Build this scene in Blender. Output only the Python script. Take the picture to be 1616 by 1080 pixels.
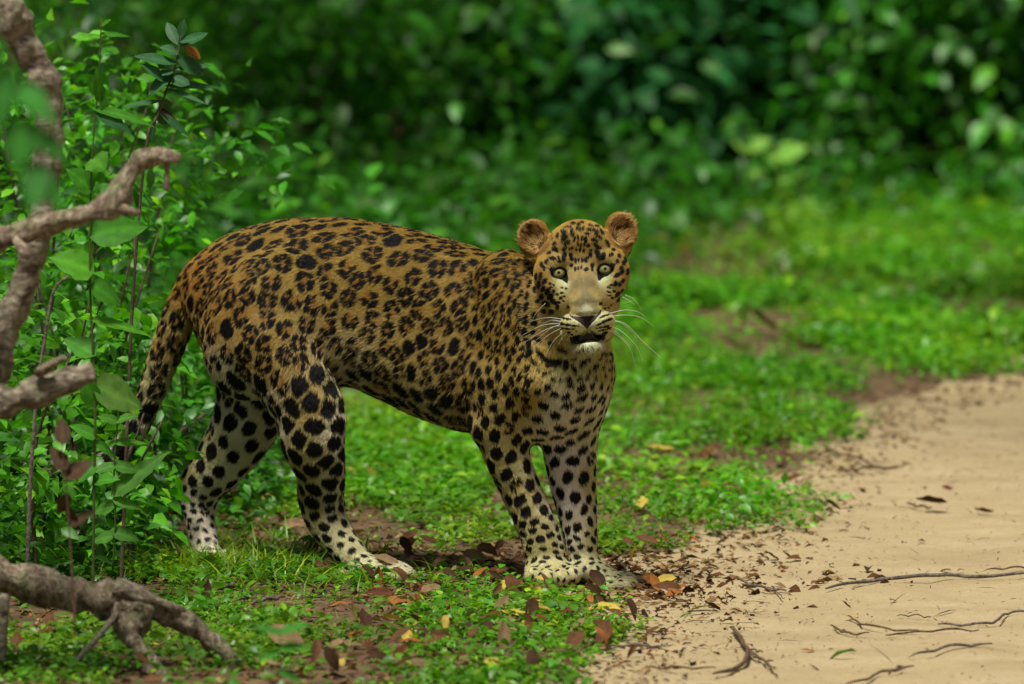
import bpy, math, random
import numpy as np
from mathutils import Vector, Matrix

for o in list(bpy.data.objects):
    bpy.data.objects.remove(o)
scene = bpy.context.scene
col = scene.collection
R = math.radians
rng = np.random.default_rng(11)
random.seed(5)

# ---------------------------------------------------------------- camera, sky, sun, exposure
CAM = np.array([0.0, -20.0, 2.0])
PITCH = 0.0788
FPX = 400 / 36 * 1616
cam_data = bpy.data.cameras.new("camera")
cam = bpy.data.objects.new("camera", cam_data)
col.objects.link(cam)
cam.location = CAM
cam.rotation_euler = (math.pi / 2 - PITCH, 0, 0)
cam_data.lens = 400
cam_data.sensor_width = 36
cam_data.clip_start = 0.5
cam_data.clip_end = 800
cam_data.dof.use_dof = True
cam_data.dof.focus_distance = 19.80
cam_data.dof.aperture_fstop = 5.6
scene.camera = cam

SUN_EL, SUN_AZ = R(68), R(205)          # azimuth measured clockwise from +Y
world = bpy.data.worlds.new("World")
scene.world = world
world.use_nodes = True
wn = world.node_tree
bg = wn.nodes["Background"]
sky = wn.nodes.new("ShaderNodeTexSky")
sky.sky_type = 'NISHITA'
sky.sun_disc = False
sky.sun_elevation = SUN_EL
sky.sun_rotation = SUN_AZ
sky.dust_density = 3.0
sky.ozone_density = 0.6
hs = wn.nodes.new("ShaderNodeHueSaturation")
hs.inputs['Saturation'].default_value = 0.15        # a milky, thinly clouded sky
wn.links.new(sky.outputs[0], hs.inputs['Color'])
wn.links.new(hs.outputs[0], bg.inputs[0])
bg.inputs[1].default_value = 0.05
sun_data = bpy.data.lights.new("sun", 'SUN')
sun_data.energy = 4.4
sun_data.angle = R(12)
sun_data.color = (1.0, 0.95, 0.86)
sun = bpy.data.objects.new("sun", sun_data)
sd = Vector((math.sin(SUN_AZ) * math.cos(SUN_EL), math.cos(SUN_AZ) * math.cos(SUN_EL), math.sin(SUN_EL)))
sun.rotation_euler = (-sd).to_track_quat('-Z', 'Y').to_euler()
sun.location = sd * 30
col.objects.link(sun)
vs = scene.view_settings
vs.view_transform = 'Standard'
vs.look = 'None'
vs.gamma = 1
vs.use_curve_mapping = False
vs.exposure = 0.12
scene.render.engine = 'CYCLES'
scene.cycles.max_bounces = 6
scene.cycles.diffuse_bounces = 3
scene.cycles.glossy_bounces = 2
scene.cycles.transmission_bounces = 4
scene.cycles.transparent_max_bounces = 4
scene.cycles.use_denoising = True
scene.cycles.sample_clamp_indirect = 6
try:
    scene.cycles_curves.shape = 'RIBBONS'
except Exception:
    pass

# ---------------------------------------------------------------- helpers
CU = np.array([0, math.sin(PITCH), math.cos(PITCH)])     # camera up
CF = np.array([0, math.cos(PITCH), -math.sin(PITCH)])    # camera forward


def W(px, py, Y):
    """the world point at depth Y seen at photo pixel px, py"""
    d = CF + (px - 808) / FPX * np.array([1.0, 0, 0]) - (py - 540) / FPX * CU
    return CAM + d * ((Y - CAM[1]) / d[1])


def G(px, py, z=0.0):
    """the world point at height z seen at photo pixel px, py"""
    d = CF + (px - 808) / FPX * np.array([1.0, 0, 0]) - (py - 540) / FPX * CU
    return CAM + d * ((z - CAM[2]) / d[2])


def to_px(p):
    q = p - CAM
    zc = q @ CF
    return 808 + q[:, 0] / zc * FPX, 540 - (q @ CU) / zc * FPX


def srgb(r, g, b):
    f = lambda c: (c / 255 / 12.92) if c <= 10 else ((c / 255 + 0.055) / 1.055) ** 2.4
    return np.array([f(r), f(g), f(b)])


def tag(o, label=None, cat=None, group=None, kind=None):
    if label: o['label'] = label
    if cat: o['category'] = cat
    if group: o['group'] = group
    if kind: o['kind'] = kind
    return o


def link(name, data, parent=None):
    o = bpy.data.objects.new(name, data)
    col.objects.link(o)
    if parent is not None:
        o.parent = parent
    return o


def mesh_np(name, V, F, mat=None, smooth=True, colors=None, parent=None, vcol_name='tint'):
    """V (n,3); F an (m,k) array or a list of such arrays"""
    me = bpy.data.meshes.new(name)
    Fs = F if isinstance(F, list) else [F]
    Fs = [np.asarray(f, np.int32) for f in Fs if len(f)]
    loops = np.concatenate([f.ravel() for f in Fs])
    sizes = np.concatenate([np.full(len(f), f.shape[1], np.int32) for f in Fs])
    me.vertices.add(len(V))
    me.vertices.foreach_set('co', np.asarray(V, np.float32).ravel())
    me.loops.add(len(loops))
    me.loops.foreach_set('vertex_index', loops)
    me.polygons.add(len(sizes))
    starts = np.concatenate([[0], np.cumsum(sizes)[:-1]]).astype(np.int32)
    me.polygons.foreach_set('loop_start', starts)
    me.polygons.foreach_set('loop_total', sizes)
    me.polygons.foreach_set('use_smooth', np.full(len(sizes), bool(smooth)))
    me.update(calc_edges=True)
    if colors is not None:
        a = me.attributes.new(vcol_name, 'FLOAT_COLOR', 'POINT')
        c4 = np.ones((len(V), 4), np.float32)
        c4[:, :colors.shape[1]] = colors
        a.data.foreach_set('color', c4.ravel())
    if mat is not None:
        me.materials.append(mat)
    return link(name, me, parent)


def new_mat(name):
    m = bpy.data.materials.new(name)
    m.use_nodes = True
    nt = m.node_tree
    p = nt.nodes['Principled BSDF']
    return m, nt, p


def ramp(nt, fac, stops):
    r = nt.nodes.new('ShaderNodeValToRGB')
    while len(r.color_ramp.elements) < len(stops):
        r.color_ramp.elements.new(0.5)
    for e, (pos, c) in zip(r.color_ramp.elements, stops):
        e.position = pos
        e.color = (*c, 1)
    nt.links.new(fac, r.inputs[0])
    return r.outputs[0]


def noise(nt, vec, scale, detail=4, rough=0.55, dist=0.0):
    n = nt.nodes.new('ShaderNodeTexNoise')
    n.inputs['Scale'].default_value = scale
    n.inputs['Detail'].default_value = detail
    n.inputs['Roughness'].default_value = rough
    n.inputs['Distortion'].default_value = dist
    if vec is not None:
        nt.links.new(vec, n.inputs['Vector'])
    return n.outputs['Fac']


def mixc(nt, fac, a, b, mode='MIX'):
    m = nt.nodes.new('ShaderNodeMix')
    m.data_type = 'RGBA'
    m.blend_type = mode
    for s, v in ((m.inputs[0], fac), (m.inputs[6], a), (m.inputs[7], b)):
        if hasattr(v, 'is_output'):
            nt.links.new(v, s)
        elif isinstance(v, (int, float)):
            s.default_value = v
        else:
            s.default_value = (*v, 1)
    return m.outputs[2]


def bump(nt, p, h, strength=0.4, dist=0.01):
    b = nt.nodes.new('ShaderNodeBump')
    b.inputs['Strength'].default_value = strength
    b.inputs['Distance'].default_value = dist
    nt.links.new(h, b.inputs['Height'])
    nt.links.new(b.outputs[0], p.inputs['Normal'])


def hash2(ix, iy, s=0):
    n = (ix.astype(np.int64) * 374761393 + iy.astype(np.int64) * 668265263 + s * 1442695041) & 0x7fffffff
    n = ((n ^ (n >> 13)) * 1274126177) & 0x7fffffff
    return ((n ^ (n >> 16)) & 0xffff) / 65535.0


def vnoise(x, y, s=0):
    ix, iy = np.floor(x), np.floor(y)
    fx, fy = x - ix, y - iy
    fx, fy = fx * fx * (3 - 2 * fx), fy * fy * (3 - 2 * fy)
    ix, iy = ix.astype(int), iy.astype(int)
    a, b = hash2(ix, iy, s), hash2(ix + 1, iy, s)
    c, d = hash2(ix, iy + 1, s), hash2(ix + 1, iy + 1, s)
    return (a * (1 - fx) + b * fx) * (1 - fy) + (c * (1 - fx) + d * fx) * fy


def fbm(x, y, s=0, o=3):
    t = 0; a = 0.5; w = 0
    for k in range(o):
        t = t + a * vnoise(x * 2 ** k, y * 2 ** k, s + k); w += a; a *= 0.5
    return t / w
# ================================================================ GROUND AND PLANTS
def poly_dist(x, y, pts, side=True):
    """signed distance to a polyline (positive on its right hand when walking along it)"""
    best = np.full(x.shape, 1e9); sg = np.zeros(x.shape)
    for (x0, y0), (x1, y1) in zip(pts[:-1], pts[1:]):
        dx, dy = x1 - x0, y1 - y0
        t = np.clip(((x - x0) * dx + (y - y0) * dy) / (dx * dx + dy * dy), 0, 1)
        ex, ey = x - (x0 + t * dx), y - (y0 + t * dy)
        d = np.hypot(ex, ey)
        s = np.sign(dx * ey - dy * ex)
        m = d < best - 1e-9
        best = np.where(m, d, best); sg = np.where(m, s, sg)
    return -best * sg


def gxy(pts):
    return [tuple(G(px, py)[:2]) for px, py in pts]


# walking from the camera into the picture: sand on the right
EDGE = [(-.6, -14), (-.35, -6)] + gxy([(860, 1180), (930, 1090), (985, 1030), (1030, 985), (1050, 958), (985, 925), (965, 905), (1060, 880), (1175, 862), (1235, 800), (1225, 762), (1310, 728), (1345, 682), (1440, 642), (1540, 604), (1660, 572)]) + [(2.2, 5.6), (4.5, 8.5), (9, 12), (20, 18)]
BUSH = [(-6, -3.0), (-2.2, -1.4)] + gxy([(60, 900), (160, 800), (215, 700), (290, 600), (400, 500), (560, 430), (700, 385), (860, 356), (1050, 346), (1300, 342), (1500, 338), (1700, 332)]) + [(4.5, 11.2), (20, 14)]


def sand_d(x, y):
    """metres inside the sandy track (negative in the grass)"""
    return poly_dist(x, y, EDGE) + (fbm(x * 5 + 7, y * 3.1, 2) - .5) * .22 + (fbm(x * 17, y * 12, 6) - .5) * .09


def bush_d(x, y):
    """metres inside the thicket"""
    return -poly_dist(x, y, BUSH)


PAWS = gxy([(612, 908), (345, 888), (868, 926), (960, 930)])


def paw_near(x, y, r):
    return sum(np.exp(-(((x - a) ** 2 + ((y - b) * .8) ** 2) / r ** 2)) for a, b in PAWS)


def ground_z(x, y):
    s = np.clip(poly_dist(x, y, EDGE) / .3, -1, 1)
    b = np.clip(bush_d(x, y), 0, 6)
    z = (fbm(x * 1.7, y * 1.3, 31) - .5) * .022 + (fbm(x * 9, y * 6, 33) - .5) * .010 - .006 * s + b * .03
    m = np.clip(paw_near(x, y, .15), 0, 1)
    return z * (1 - m) - .005 * m


def axis_n(a, b, step, lim):
    out = list(np.arange(a, b + 1e-6, step))
    s = step
    while out[-1] < lim: s *= 1.35; out.append(out[-1] + s)
    s = step
    pre = []
    c = a
    while c > -lim: s *= 1.35; c -= s; pre.append(c)
    return np.array(pre[::-1] + out)


xa = axis_n(-1.6, 2.6, .016, 160)
ya = axis_n(-2.4, 6.0, .022, 160)
GXX, GYY = np.meshgrid(xa, ya, indexing='ij')
gz_ = ground_z(GXX, GYY)
sd_ = sand_d(GXX, GYY)
micro = np.where(sd_ > 0, (fbm(GXX * 42, GYY * 26, 41) - .5) * .007 + (fbm(GXX * 11 + GYY * 3, GYY * 14, 43, 2) - .5) * .012, (fbm(GXX * 40, GYY * 40, 44) - .5) * .012)
near = (np.abs(GXX) < 3) & (GYY < 7) & (GYY > -3)
gz_ = gz_ + np.where(near, micro, 0)
n0, n1 = len(xa), len(ya)
Vg = np.stack([GXX.ravel(), GYY.ravel(), gz_.ravel()], 1)
ii = (np.arange(n0 - 1)[:, None] * n1 + np.arange(n1 - 1)[None]).ravel()
Fg = np.stack([ii, ii + n1, ii + n1 + 1, ii + 1], 1)
mask = np.clip(.5 + (sd_.ravel() + .07) / .24, 0, 1)
lit = np.exp(-(np.abs(sd_.ravel() + .02) / .16) ** 2)
gc = np.stack([mask, lit, np.clip(bush_d(GXX, GYY).ravel() / .5, 0, 1)], 1)
mg, nt, p = new_mat('ground_soil')
at = nt.nodes.new('ShaderNodeAttribute'); at.attribute_name = 'zone'
sep = nt.nodes.new('ShaderNodeSeparateColor'); nt.links.new(at.outputs['Color'], sep.inputs[0])
geo = nt.nodes.new('ShaderNodeNewGeometry')
pos_ = geo.outputs['Position']
mp = nt.nodes.new('ShaderNodeMapping'); nt.links.new(pos_, mp.inputs[0]); mp.inputs['Scale'].default_value = (1, 2.2, 1)
n1_ = noise(nt, mp.outputs[0], 3.0, 6, .6)
n2_ = noise(nt, mp.outputs[0], 55, 4, .7)
n3_ = noise(nt, pos_, 420, 2, .6)
n4_ = noise(nt, pos_, 14, 5, .65, .6)
sandc = ramp(nt, n1_, [(.30, (.37, .285, .155)), (.5, (.46, .36, .20)), (.72, (.54, .43, .26))])
sandc = mixc(nt, ramp(nt, n2_, [(.35, (.0, .0, .0)), (.62, (.5, .5, .5))]), sandc, (.39, .30, .16))
sandc = mixc(nt, ramp(nt, n3_, [(.33, (.7, .7, .7)), (.42, (0, 0, 0))]), sandc, (.20, .12, .06))
soil = ramp(nt, n4_, [(.3, (.06, .040, .022)), (.5, (.13, .082, .045)), (.72, (.24, .16, .085))])
fac = nt.nodes.new('ShaderNodeMath'); fac.operation = 'ADD'; nt.links.new(sep.outputs[0], fac.inputs[0])
wob = nt.nodes.new('ShaderNodeMath'); wob.operation = 'MULTIPLY_ADD'; nt.links.new(noise(nt, pos_, 38, 5, .7), wob.inputs[0]); wob.inputs[1].default_value = .9; wob.inputs[2].default_value = -.45
nt.links.new(wob.outputs[0], fac.inputs[1])
fr = ramp(nt, fac.outputs[0], [(.42, (0, 0, 0)), (.58, (1, 1, 1))])
nt.links.new(mixc(nt, fr, soil, sandc), p.inputs['Base Color'])
p.inputs['Roughness'].default_value = .95
p.inputs['Specular IOR Level'].default_value = .15
hsum = nt.nodes.new('ShaderNodeMath'); hsum.operation = 'ADD'
nt.links.new(n2_, hsum.inputs[0]); nt.links.new(n3_, hsum.inputs[1])
bump(nt, p, hsum.outputs[0], .55, .006)
ground = mesh_np('ground', Vg, Fg, mg, True, gc, None, 'zone')
tag(ground, 'sandy track and soil verge under the plants', kind='structure')


# ---------------------------------------------------------------- leaf shapes
def leaf_shape(L, Wd, nseg=4, fold=.25, curl=.25, peak=.4, tip=1.0):
    """a leaf along +y from the origin with a folded midrib; quads"""
    V = []; F = []
    for i in range(nseg + 1):
        t = i / nseg
        w = Wd / 2 * (math.sin(math.pi * min(1, max(0, t ** (math.log(.5) / math.log(peak))))) ** .8 if 0 < t < 1 else .03)
        z = -curl * L * t * t
        y = L * t * (1 - .12 * curl * t)
        V += [(-w, y, z + fold * w), (0, y, z), (w, y, z + fold * w)]
    for i in range(nseg):
        a = i * 3
        F += [(a, a + 1, a + 4, a + 3), (a + 1, a + 2, a + 5, a + 4)]
    return np.array(V), np.array(F)


def rotz(a):
    c, s = np.cos(a), np.sin(a); o = np.zeros_like(a); i = o + 1
    return np.stack([np.stack([c, -s, o], -1), np.stack([s, c, o], -1), np.stack([o, o, i], -1)], -2)


def rotx(a):
    c, s = np.cos(a), np.sin(a); o = np.zeros_like(a); i = o + 1
    return np.stack([np.stack([i, o, o], -1), np.stack([o, c, -s], -1), np.stack([o, s, c], -1)], -2)


def roty(a):
    c, s = np.cos(a), np.sin(a); o = np.zeros_like(a); i = o + 1
    return np.stack([np.stack([c, o, s], -1), np.stack([o, i, o], -1), np.stack([-s, o, c], -1)], -2)


def scatter(tmpl, P, yaw, pitch, roll, sc, colr):
    """copies of a template joined into arrays; colr (n,3)"""
    V, F = tmpl
    M = rotz(yaw) @ rotx(pitch) @ roty(roll)
    W_ = np.einsum('nij,vj->nvi', M, V) * sc[:, None, None] + P[:, None]
    n, k = len(P), len(V)
    FF = (F[None] + (np.arange(n) * k)[:, None, None]).reshape(-1, F.shape[1])
    return W_.reshape(-1, 3), FF, np.repeat(colr, k, 0)


def join(parts):
    Vs, Fs, Cs = [], [], []
    o = 0
    for V, F, C in parts:
        Vs.append(V); Fs.append(F + o); Cs.append(C); o += len(V)
    return np.concatenate(Vs), np.concatenate(Fs), np.concatenate(Cs)


def leaf_mat(name, rough=.42, trans=.35, spec=.5):
    m, nt, p = new_mat(name)
    at = nt.nodes.new('ShaderNodeAttribute'); at.attribute_name = 'tint'
    g = nt.nodes.new('ShaderNodeNewGeometry')
    nz_ = noise(nt, g.outputs['Position'], 60, 3, .6)
    c = mixc(nt, .55, at.outputs['Color'], ramp(nt, nz_, [(.3, (.55, .55, .5)), (.7, (1.35, 1.35, 1.2))]), 'MULTIPLY')
    nt.links.new(c, p.inputs['Base Color'])
    p.inputs['Roughness'].default_value = rough
    p.inputs['Specular IOR Level'].default_value = spec
    t = nt.nodes.new('ShaderNodeBsdfTranslucent')
    tc = mixc(nt, 1.0, c, (1.25, 1.35, .55), 'MULTIPLY')
    nt.links.new(tc, t.inputs[0])
    mx = nt.nodes.new('ShaderNodeMixShader'); mx.inputs[0].default_value = trans
    nt.links.new(p.outputs[0], mx.inputs[1]); nt.links.new(t.outputs[0], mx.inputs[2])
    nt.links.new(mx.outputs[0], nt.nodes['Material Output'].inputs[0])
    return m


M_leaf = leaf_mat('leaf_green')
M_gloss = leaf_mat('leaf_glossy', .55, .28, .25)
M_dry = leaf_mat('leaf_dry', .85, .15, .06)


def greens(n, base, var=.35, yel=.12, r=None):
    r = r or rng
    c = np.array(base)[None] * (1 + var * (r.random((n, 1)) * 2 - 1))
    k = r.random(n) < yel
    c[k] = c[k] * np.array([2.0, 1.35, .8])
    return np.clip(c * (1 + .1 * (r.random((n, 3)) * 2 - 1)), 0, .9)


def pts_region(n, x0, x1, y0, y1, test, tries=8):
    out = []
    tot = 0
    for _ in range(tries):
        x = rng.uniform(x0, x1, n * 2); y = rng.uniform(y0, y1, n * 2)
        k = test(x, y)
        out.append(np.stack([x[k], y[k]], 1)); tot += k.sum()
        if tot >= n: break
    return np.concatenate(out)[:n]


def in_view(x, y, m=.25):
    d = (y + 20)
    return np.abs(x) < (808 / FPX * d + m)


# ---------------------------------------------------------------- low ground cover: small broad leaves
def tufts(n, dens_fn, y0, y1, size, nl, base, yel, height, tm, name=None, lift=.5):
    P = pts_region(n, -2.2, 2.6, y0, y1, lambda x, y: in_view(x, y) & (rng.random(len(x)) < dens_fn(x, y)), 14)
    n = len(P)
    if n == 0: return None
    s = rng.uniform(.6, 1.3, n) * size
    k = rng.integers(max(2, nl - 3), nl + 3, n)
    idx = np.repeat(np.arange(n), k)
    m = len(idx)
    a = rng.uniform(0, 6.283, m)
    h = rng.random(m) ** .8 * height * np.repeat(s / size, k)
    rr = rng.uniform(.1, .9, m) * size * .8
    PP = np.stack([P[idx, 0] + np.sin(-a) * rr, P[idx, 1] + np.cos(a) * rr, ground_z(P[idx, 0], P[idx, 1]) + .002 + h], 1)
    tone = ((.7 + .5 * rng.random(n)) * (.65 + .7 * fbm(P[:, 0] * 2.2, P[:, 1] * 1.4, 91)))[idx]
    C = greens(m, base, .22, yel) * tone[:, None] * (1 + np.array([.75, .05, .5]) * np.clip(fbm(P[:, 0] * 3, P[:, 1] * 1.8, 95) - .45, 0, 1)[idx][:, None] * 3)
    return scatter(tm, PP, a, rng.normal(lift * .3, .38, m), rng.normal(0, .4, m), np.repeat(s, k) * rng.uniform(.6, 1.25, m), C)


T_small = leaf_shape(1, .52, 2, .25, .25, .42)
T_med = leaf_shape(1, .55, 3, .25, .3, .40)
T_long = leaf_shape(1, .30, 4, .3, .3, .42)
T_blade = leaf_shape(1, .055, 3, .3, .45, .25)


def grass_dens(x, y):
    s = sand_d(x, y)
    d = np.clip((-s) / .16, 0, 1)
    patch = np.clip((fbm(x * 3.6 + 3, y * 2.2, 51) - .39) * 4.5, .06, 1)
    d = d * patch
    isl = np.exp(-(((x - G(1130, 815)[0]) / .22) ** 2 + ((y - G(1130, 815)[1]) / .30) ** 2)) * .5
    # worn, leaf-littered ground round the paws
    lit_ = np.exp(-(((x - .10) / .30) ** 2 + ((y - .15) / .30) ** 2)) * .55
    return np.clip(d - lit_ + isl * (s < .12) - .85 * paw_near(x, y + .04, .09), 0, 1) * (bush_d(x, y) < .5)


cover = []
cover.append(tufts(3500, grass_dens, -2.2, 1.6, .015, 8, (.105, .30, .010), .12, .022, T_med))
cover.append(tufts(800, grass_dens, -2.2, 1.6, .022, 6, (.070, .25, .012), .06, .032, T_med))
cover.append(tufts(7800, grass_dens, 1.2, 5.5, .024, 7, (.090, .33, .008), .16, .035, T_small))
cover.append(tufts(7600, grass_dens, 5.0, 11.5, .034, 7, (.085, .33, .008), .16, .05, T_small))
cv_ = join([c for c in cover if c is not None])
o = mesh_np('ground_cover', *cv_[:2], M_leaf, True, cv_[2])
tag(o, 'low bright green broad leaved ground cover carpeting the verge', 'ground cover', kind='stuff')


# fine grass
def blades(n, dens_fn, x0, x1, y0, y1, L, base, yel):
    P = pts_region(n, x0, x1, y0, y1, lambda x, y: in_view(x, y) & (rng.random(len(x)) < dens_fn(x, y)), 10)
    n = len(P)
    a = rng.uniform(0, 6.283, n)
    PP = np.stack([P[:, 0], P[:, 1], ground_z(P[:, 0], P[:, 1])], 1)
    return scatter(T_blade, PP, a, rng.uniform(.35, 1.35, n), rng.normal(0, .2, n), L * rng.uniform(.5, 1.4, n), greens(n, base, .35, yel))


c0 = G(390, 890)
gd = lambda x, y: np.clip(np.exp(-(((x - c0[0]) / .16) ** 2 + ((y - c0[1] + .12) / .26) ** 2)) * 1.2, 0, 1) * (sand_d(x, y) < 0)
bl_ = [blades(2600, gd, -1, .3, -1.5, 1, .055, (.13, .27, .012), .35),
       blades(3500, lambda x, y: grass_dens(x, y) * .8, -1.2, 1.5, -2.2, 2, .032, (.11, .27, .012), .2),
       blades(12000, lambda x, y: grass_dens(x, y), -1.6, 2.4, 1.5, 11.5, .06, (.10, .35, .008), .2)]
bv_ = join(bl_)
o = mesh_np('grass', *bv_[:2], M_leaf, True, bv_[2])
tag(o, 'fine short green grass growing through the ground cover', 'grass', kind='stuff')

# small debris: crumbled leaf, bark and twig bits
def debris(n, dens_fn, size, cols, tm, y0=-2.2, y1=5):
    P = pts_region(n, -1.4, 2.4, y0, y1, lambda x, y: in_view(x, y) & (rng.random(len(x)) < dens_fn(x, y)), 14)
    n = len(P)
    C = np.array(cols)[rng.integers(0, len(cols), n)] * rng.uniform(.6, 1.3, (n, 1))
    PP = np.stack([P[:, 0], P[:, 1], ground_z(P[:, 0], P[:, 1]) + .004], 1)
    return scatter(tm, PP, rng.uniform(0, 6.283, n), rng.normal(0, .28, n), rng.normal(0, .4, n), size * rng.uniform(.4, 1.5, n), C)


edge_d = lambda x, y: np.exp(-(np.abs(sand_d(x, y) - .01) / .12) ** 2)
verge_d = lambda x, y: np.clip(.2 - sand_d(x, y) * 2, 0, .6)
lit_d = lambda x, y: np.exp(-(((x - .08) / .34) ** 2 + ((y - .05) / .34) ** 2)) * .9
sandy = lambda x, y: (sand_d(x, y) > .05) * (.12 + .5 * np.exp(-np.clip(sand_d(x, y), 0, 3) / .22))
browns = [(.10, .045, .022), (.16, .08, .035), (.05, .026, .016), (.24, .13, .06), (.30, .20, .10)]
db = [debris(2100, edge_d, .016, browns, leaf_shape(1, .5, 2, .5, .4)), debris(7000, verge_d, .022, browns, leaf_shape(1, .5, 2, .5, .5), -2.2, 3),
      debris(1800, lit_d, .026, browns, leaf_shape(1, .45, 3, .5, .5), -2, 2),
      debris(2600, sandy, .008, browns, leaf_shape(1, .25, 2, .5, .3)), debris(700, lambda x, y: edge_d(x, y) + .3 * sandy(x, y), .045, [(.07, .045, .03), (.16, .12, .08)], leaf_shape(1, .045, 3, .8, .15))]
dv_ = join(db)
o = mesh_np('leaf_litter', *dv_[:2], M_dry, True, dv_[2])
tag(o, 'small brown crumbled leaf litter and bark bits along the track edge', 'leaf litter', kind='stuff')
# ---------------------------------------------------------------- thicket
def foliage(center, rad, n, L, base, tm, yel=.08, clump=12, spread=.16, low=0.0, droop=.15):
    """leaf clusters through an uneven crown volume; returns arrays"""
    m = max(4, n // clump)
    d = rng.normal(0, 1, (m, 3)); d /= np.linalg.norm(d, axis=1, keepdims=True)
    r = rng.random(m) ** .45 * (1 + .25 * np.sin(d[:, 0] * 5 + center[0] * 9) * np.cos(d[:, 2] * 4 + center[1] * 5))
    cc = center + d * r[:, None] * np.array(rad)
    cc[:, 2] = np.maximum(cc[:, 2], low + .03 + .1 * rng.random(m))
    idx = np.repeat(np.arange(m), clump)
    k = len(idx)
    off = rng.normal(0, 1, (k, 3)) * spread * np.array([.5, .5, .4])
    P = cc[idx] + off
    P[:, 2] = np.maximum(P[:, 2], low + .01)
    yaw = np.arctan2(-off[:, 0], off[:, 1]) + rng.normal(0, .6, k)
    tone = rng.uniform(.55, 1.45, m)[idx]
    C = greens(k, base, .25, yel) * tone[:, None]
    return scatter(tm, P, yaw, rng.normal(-droop, .45, k), rng.normal(0, .5, k), L * rng.uniform(.55, 1.35, k), C)


M_bark = None


def bark_mat(name, c0, c1, c2, scale=26, lichen=0.0, stretch=(1, 1, .25), bstr=.7):
    m, nt, p = new_mat(name)
    tc = nt.nodes.new('ShaderNodeNewGeometry')
    mp = nt.nodes.new('ShaderNodeMapping'); nt.links.new(tc.outputs['Position'], mp.inputs[0]); mp.inputs['Scale'].default_value = stretch
    a = noise(nt, mp.outputs[0], scale, 6, .65, .4)
    b = noise(nt, tc.outputs['Position'], scale * .45, 4, .6)
    c = ramp(nt, a, [(.32, c0), (.5, c1), (.68, c2)])
    if lichen:
        c = mixc(nt, ramp(nt, b, [(.52, (0, 0, 0)), (.62, (lichen,) * 3)]), c, (.20, .25, .11))
    # dark cracks and knots
    c = mixc(nt, ramp(nt, noise(nt, mp.outputs[0], scale * 2.6, 3, .7), [(.34, (.75, .75, .75)), (.46, (0, 0, 0))]), c, tuple(x * .25 for x in c0))
    nt.links.new(c, p.inputs['Base Color'])
    p.inputs['Roughness'].default_value = .85
    p.inputs['Specular IOR Level'].default_value = .2
    bump(nt, p, a, bstr, .012)
    return m


def tube_w(pts, radii, ns=7, knob=0.0, seed=0):
    """world-space tube with an uneven surface"""
    pts = np.asarray(pts, float); n = len(pts)
    T = np.gradient(pts, axis=0); T /= np.linalg.norm(T, axis=1, keepdims=True) + 1e-12
    ref = np.array([0, 0, 1.0]) if abs(T[0][2]) < .8 else np.array([1.0, 0, 0])
    b = np.cross(T[0], ref); b /= np.linalg.norm(b)
    V = []
    for i in range(n):
        b = b - T[i] * (b @ T[i]); b /= np.linalg.norm(b) + 1e-12
        c = np.cross(T[i], b)
        for j in range(ns):
            a = 6.28319 * j / ns
            w = 1 + knob * (2 * float(vnoise(np.array([i * .45 + seed]), np.array([j * 1.1 if j < ns / 2 else (ns - j) * 1.1]), seed)[0]) - 1)
            V.append(pts[i] + radii[i] * w * (b * math.cos(a) + c * math.sin(a)))
    V += [pts[0], pts[-1] + T[-1] * radii[-1] * .3]
    F4 = np.array([(i * ns + j, i * ns + (j + 1) % ns, (i + 1) * ns + (j + 1) % ns, (i + 1) * ns + j) for i in range(n - 1) for j in range(ns)])
    k = n * ns
    F3 = np.array([(k, (j + 1) % ns, j) for j in range(ns)] + [(k + 1, (n - 1) * ns + j, (n - 1) * ns + (j + 1) % ns) for j in range(ns)])
    return np.array(V), [F4, F3]


def spline_w(pts, n=20):
    p = np.asarray(pts, float)
    if len(p) == 2: return np.linspace(p[0], p[1], n)
    q = np.concatenate([[2 * p[0] - p[1]], p, [2 * p[-1] - p[-2]]])
    m = len(p) - 1
    out = []
    for t in np.linspace(0, m - 1e-6, n):
        i = int(t) + 1; f = t - int(t)
        out.append(0.5 * (2 * q[i] + (q[i + 1] - q[i - 1]) * f + (2 * q[i - 1] - 5 * q[i] + 4 * q[i + 1] - q[i + 2]) * f * f + (3 * q[i] - q[i - 1] - 3 * q[i + 1] + q[i + 2]) * f ** 3))
    return np.array(out)


M_stem = bark_mat('stem_bark', (.045, .030, .018), (.09, .065, .04), (.14, .11, .07), 60)
M_gstem = leaf_mat('green_stem', .5, .1, .3)


def root_at(name, loc):
    e = bpy.data.objects.new(name, None)
    e.location = loc; e.empty_display_size = .1
    col.objects.link(e)
    return e


def child(name, V, F, mat, root, C=None, kind=None, smooth=True):
    o = mesh_np(name, np.asarray(V) - np.array(root.location), F, mat, smooth, C, root)
    if kind: o['kind'] = kind
    return o


def shrub(x, y, rad, h, n, L, base, tm, mat, label, group, yel=.06, clump=12, spread=.14, stems=4):
    z = float(ground_z(np.array([x]), np.array([y]))[0])
    root = root_at('shrub', (x, y, z))
    tag(root, label, 'shrub', group)
    if group.endswith('grass'): L *= 1.12; n = int(n * 1.3); yel *= 1.6
    V, F, C = foliage(np.array([x, y, z + h * .48]), (rad, rad * .9, h * .55), n, L, base, tm, yel, clump, spread, z)
    child('foliage', V, F, mat, root, C, 'stuff')
    for i in range(stems):
        a = rng.uniform(0, 6.28); r = rad * rng.uniform(.3, .8)
        pts = spline_w([(x + .05 * math.cos(a), y + .05 * math.sin(a), z - .02), (x + r * .4 * math.cos(a), y + r * .4 * math.sin(a), z + h * .45), (x + r * math.cos(a), y + r * math.sin(a), z + h * rng.uniform(.75, .95))], 8)
        V, F = tube_w(pts, np.linspace(.009, .003, 8) * (.55 if 'left' in group else 1), 5)
        child('stem', V, F, M_stem, root)
    return root


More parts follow.
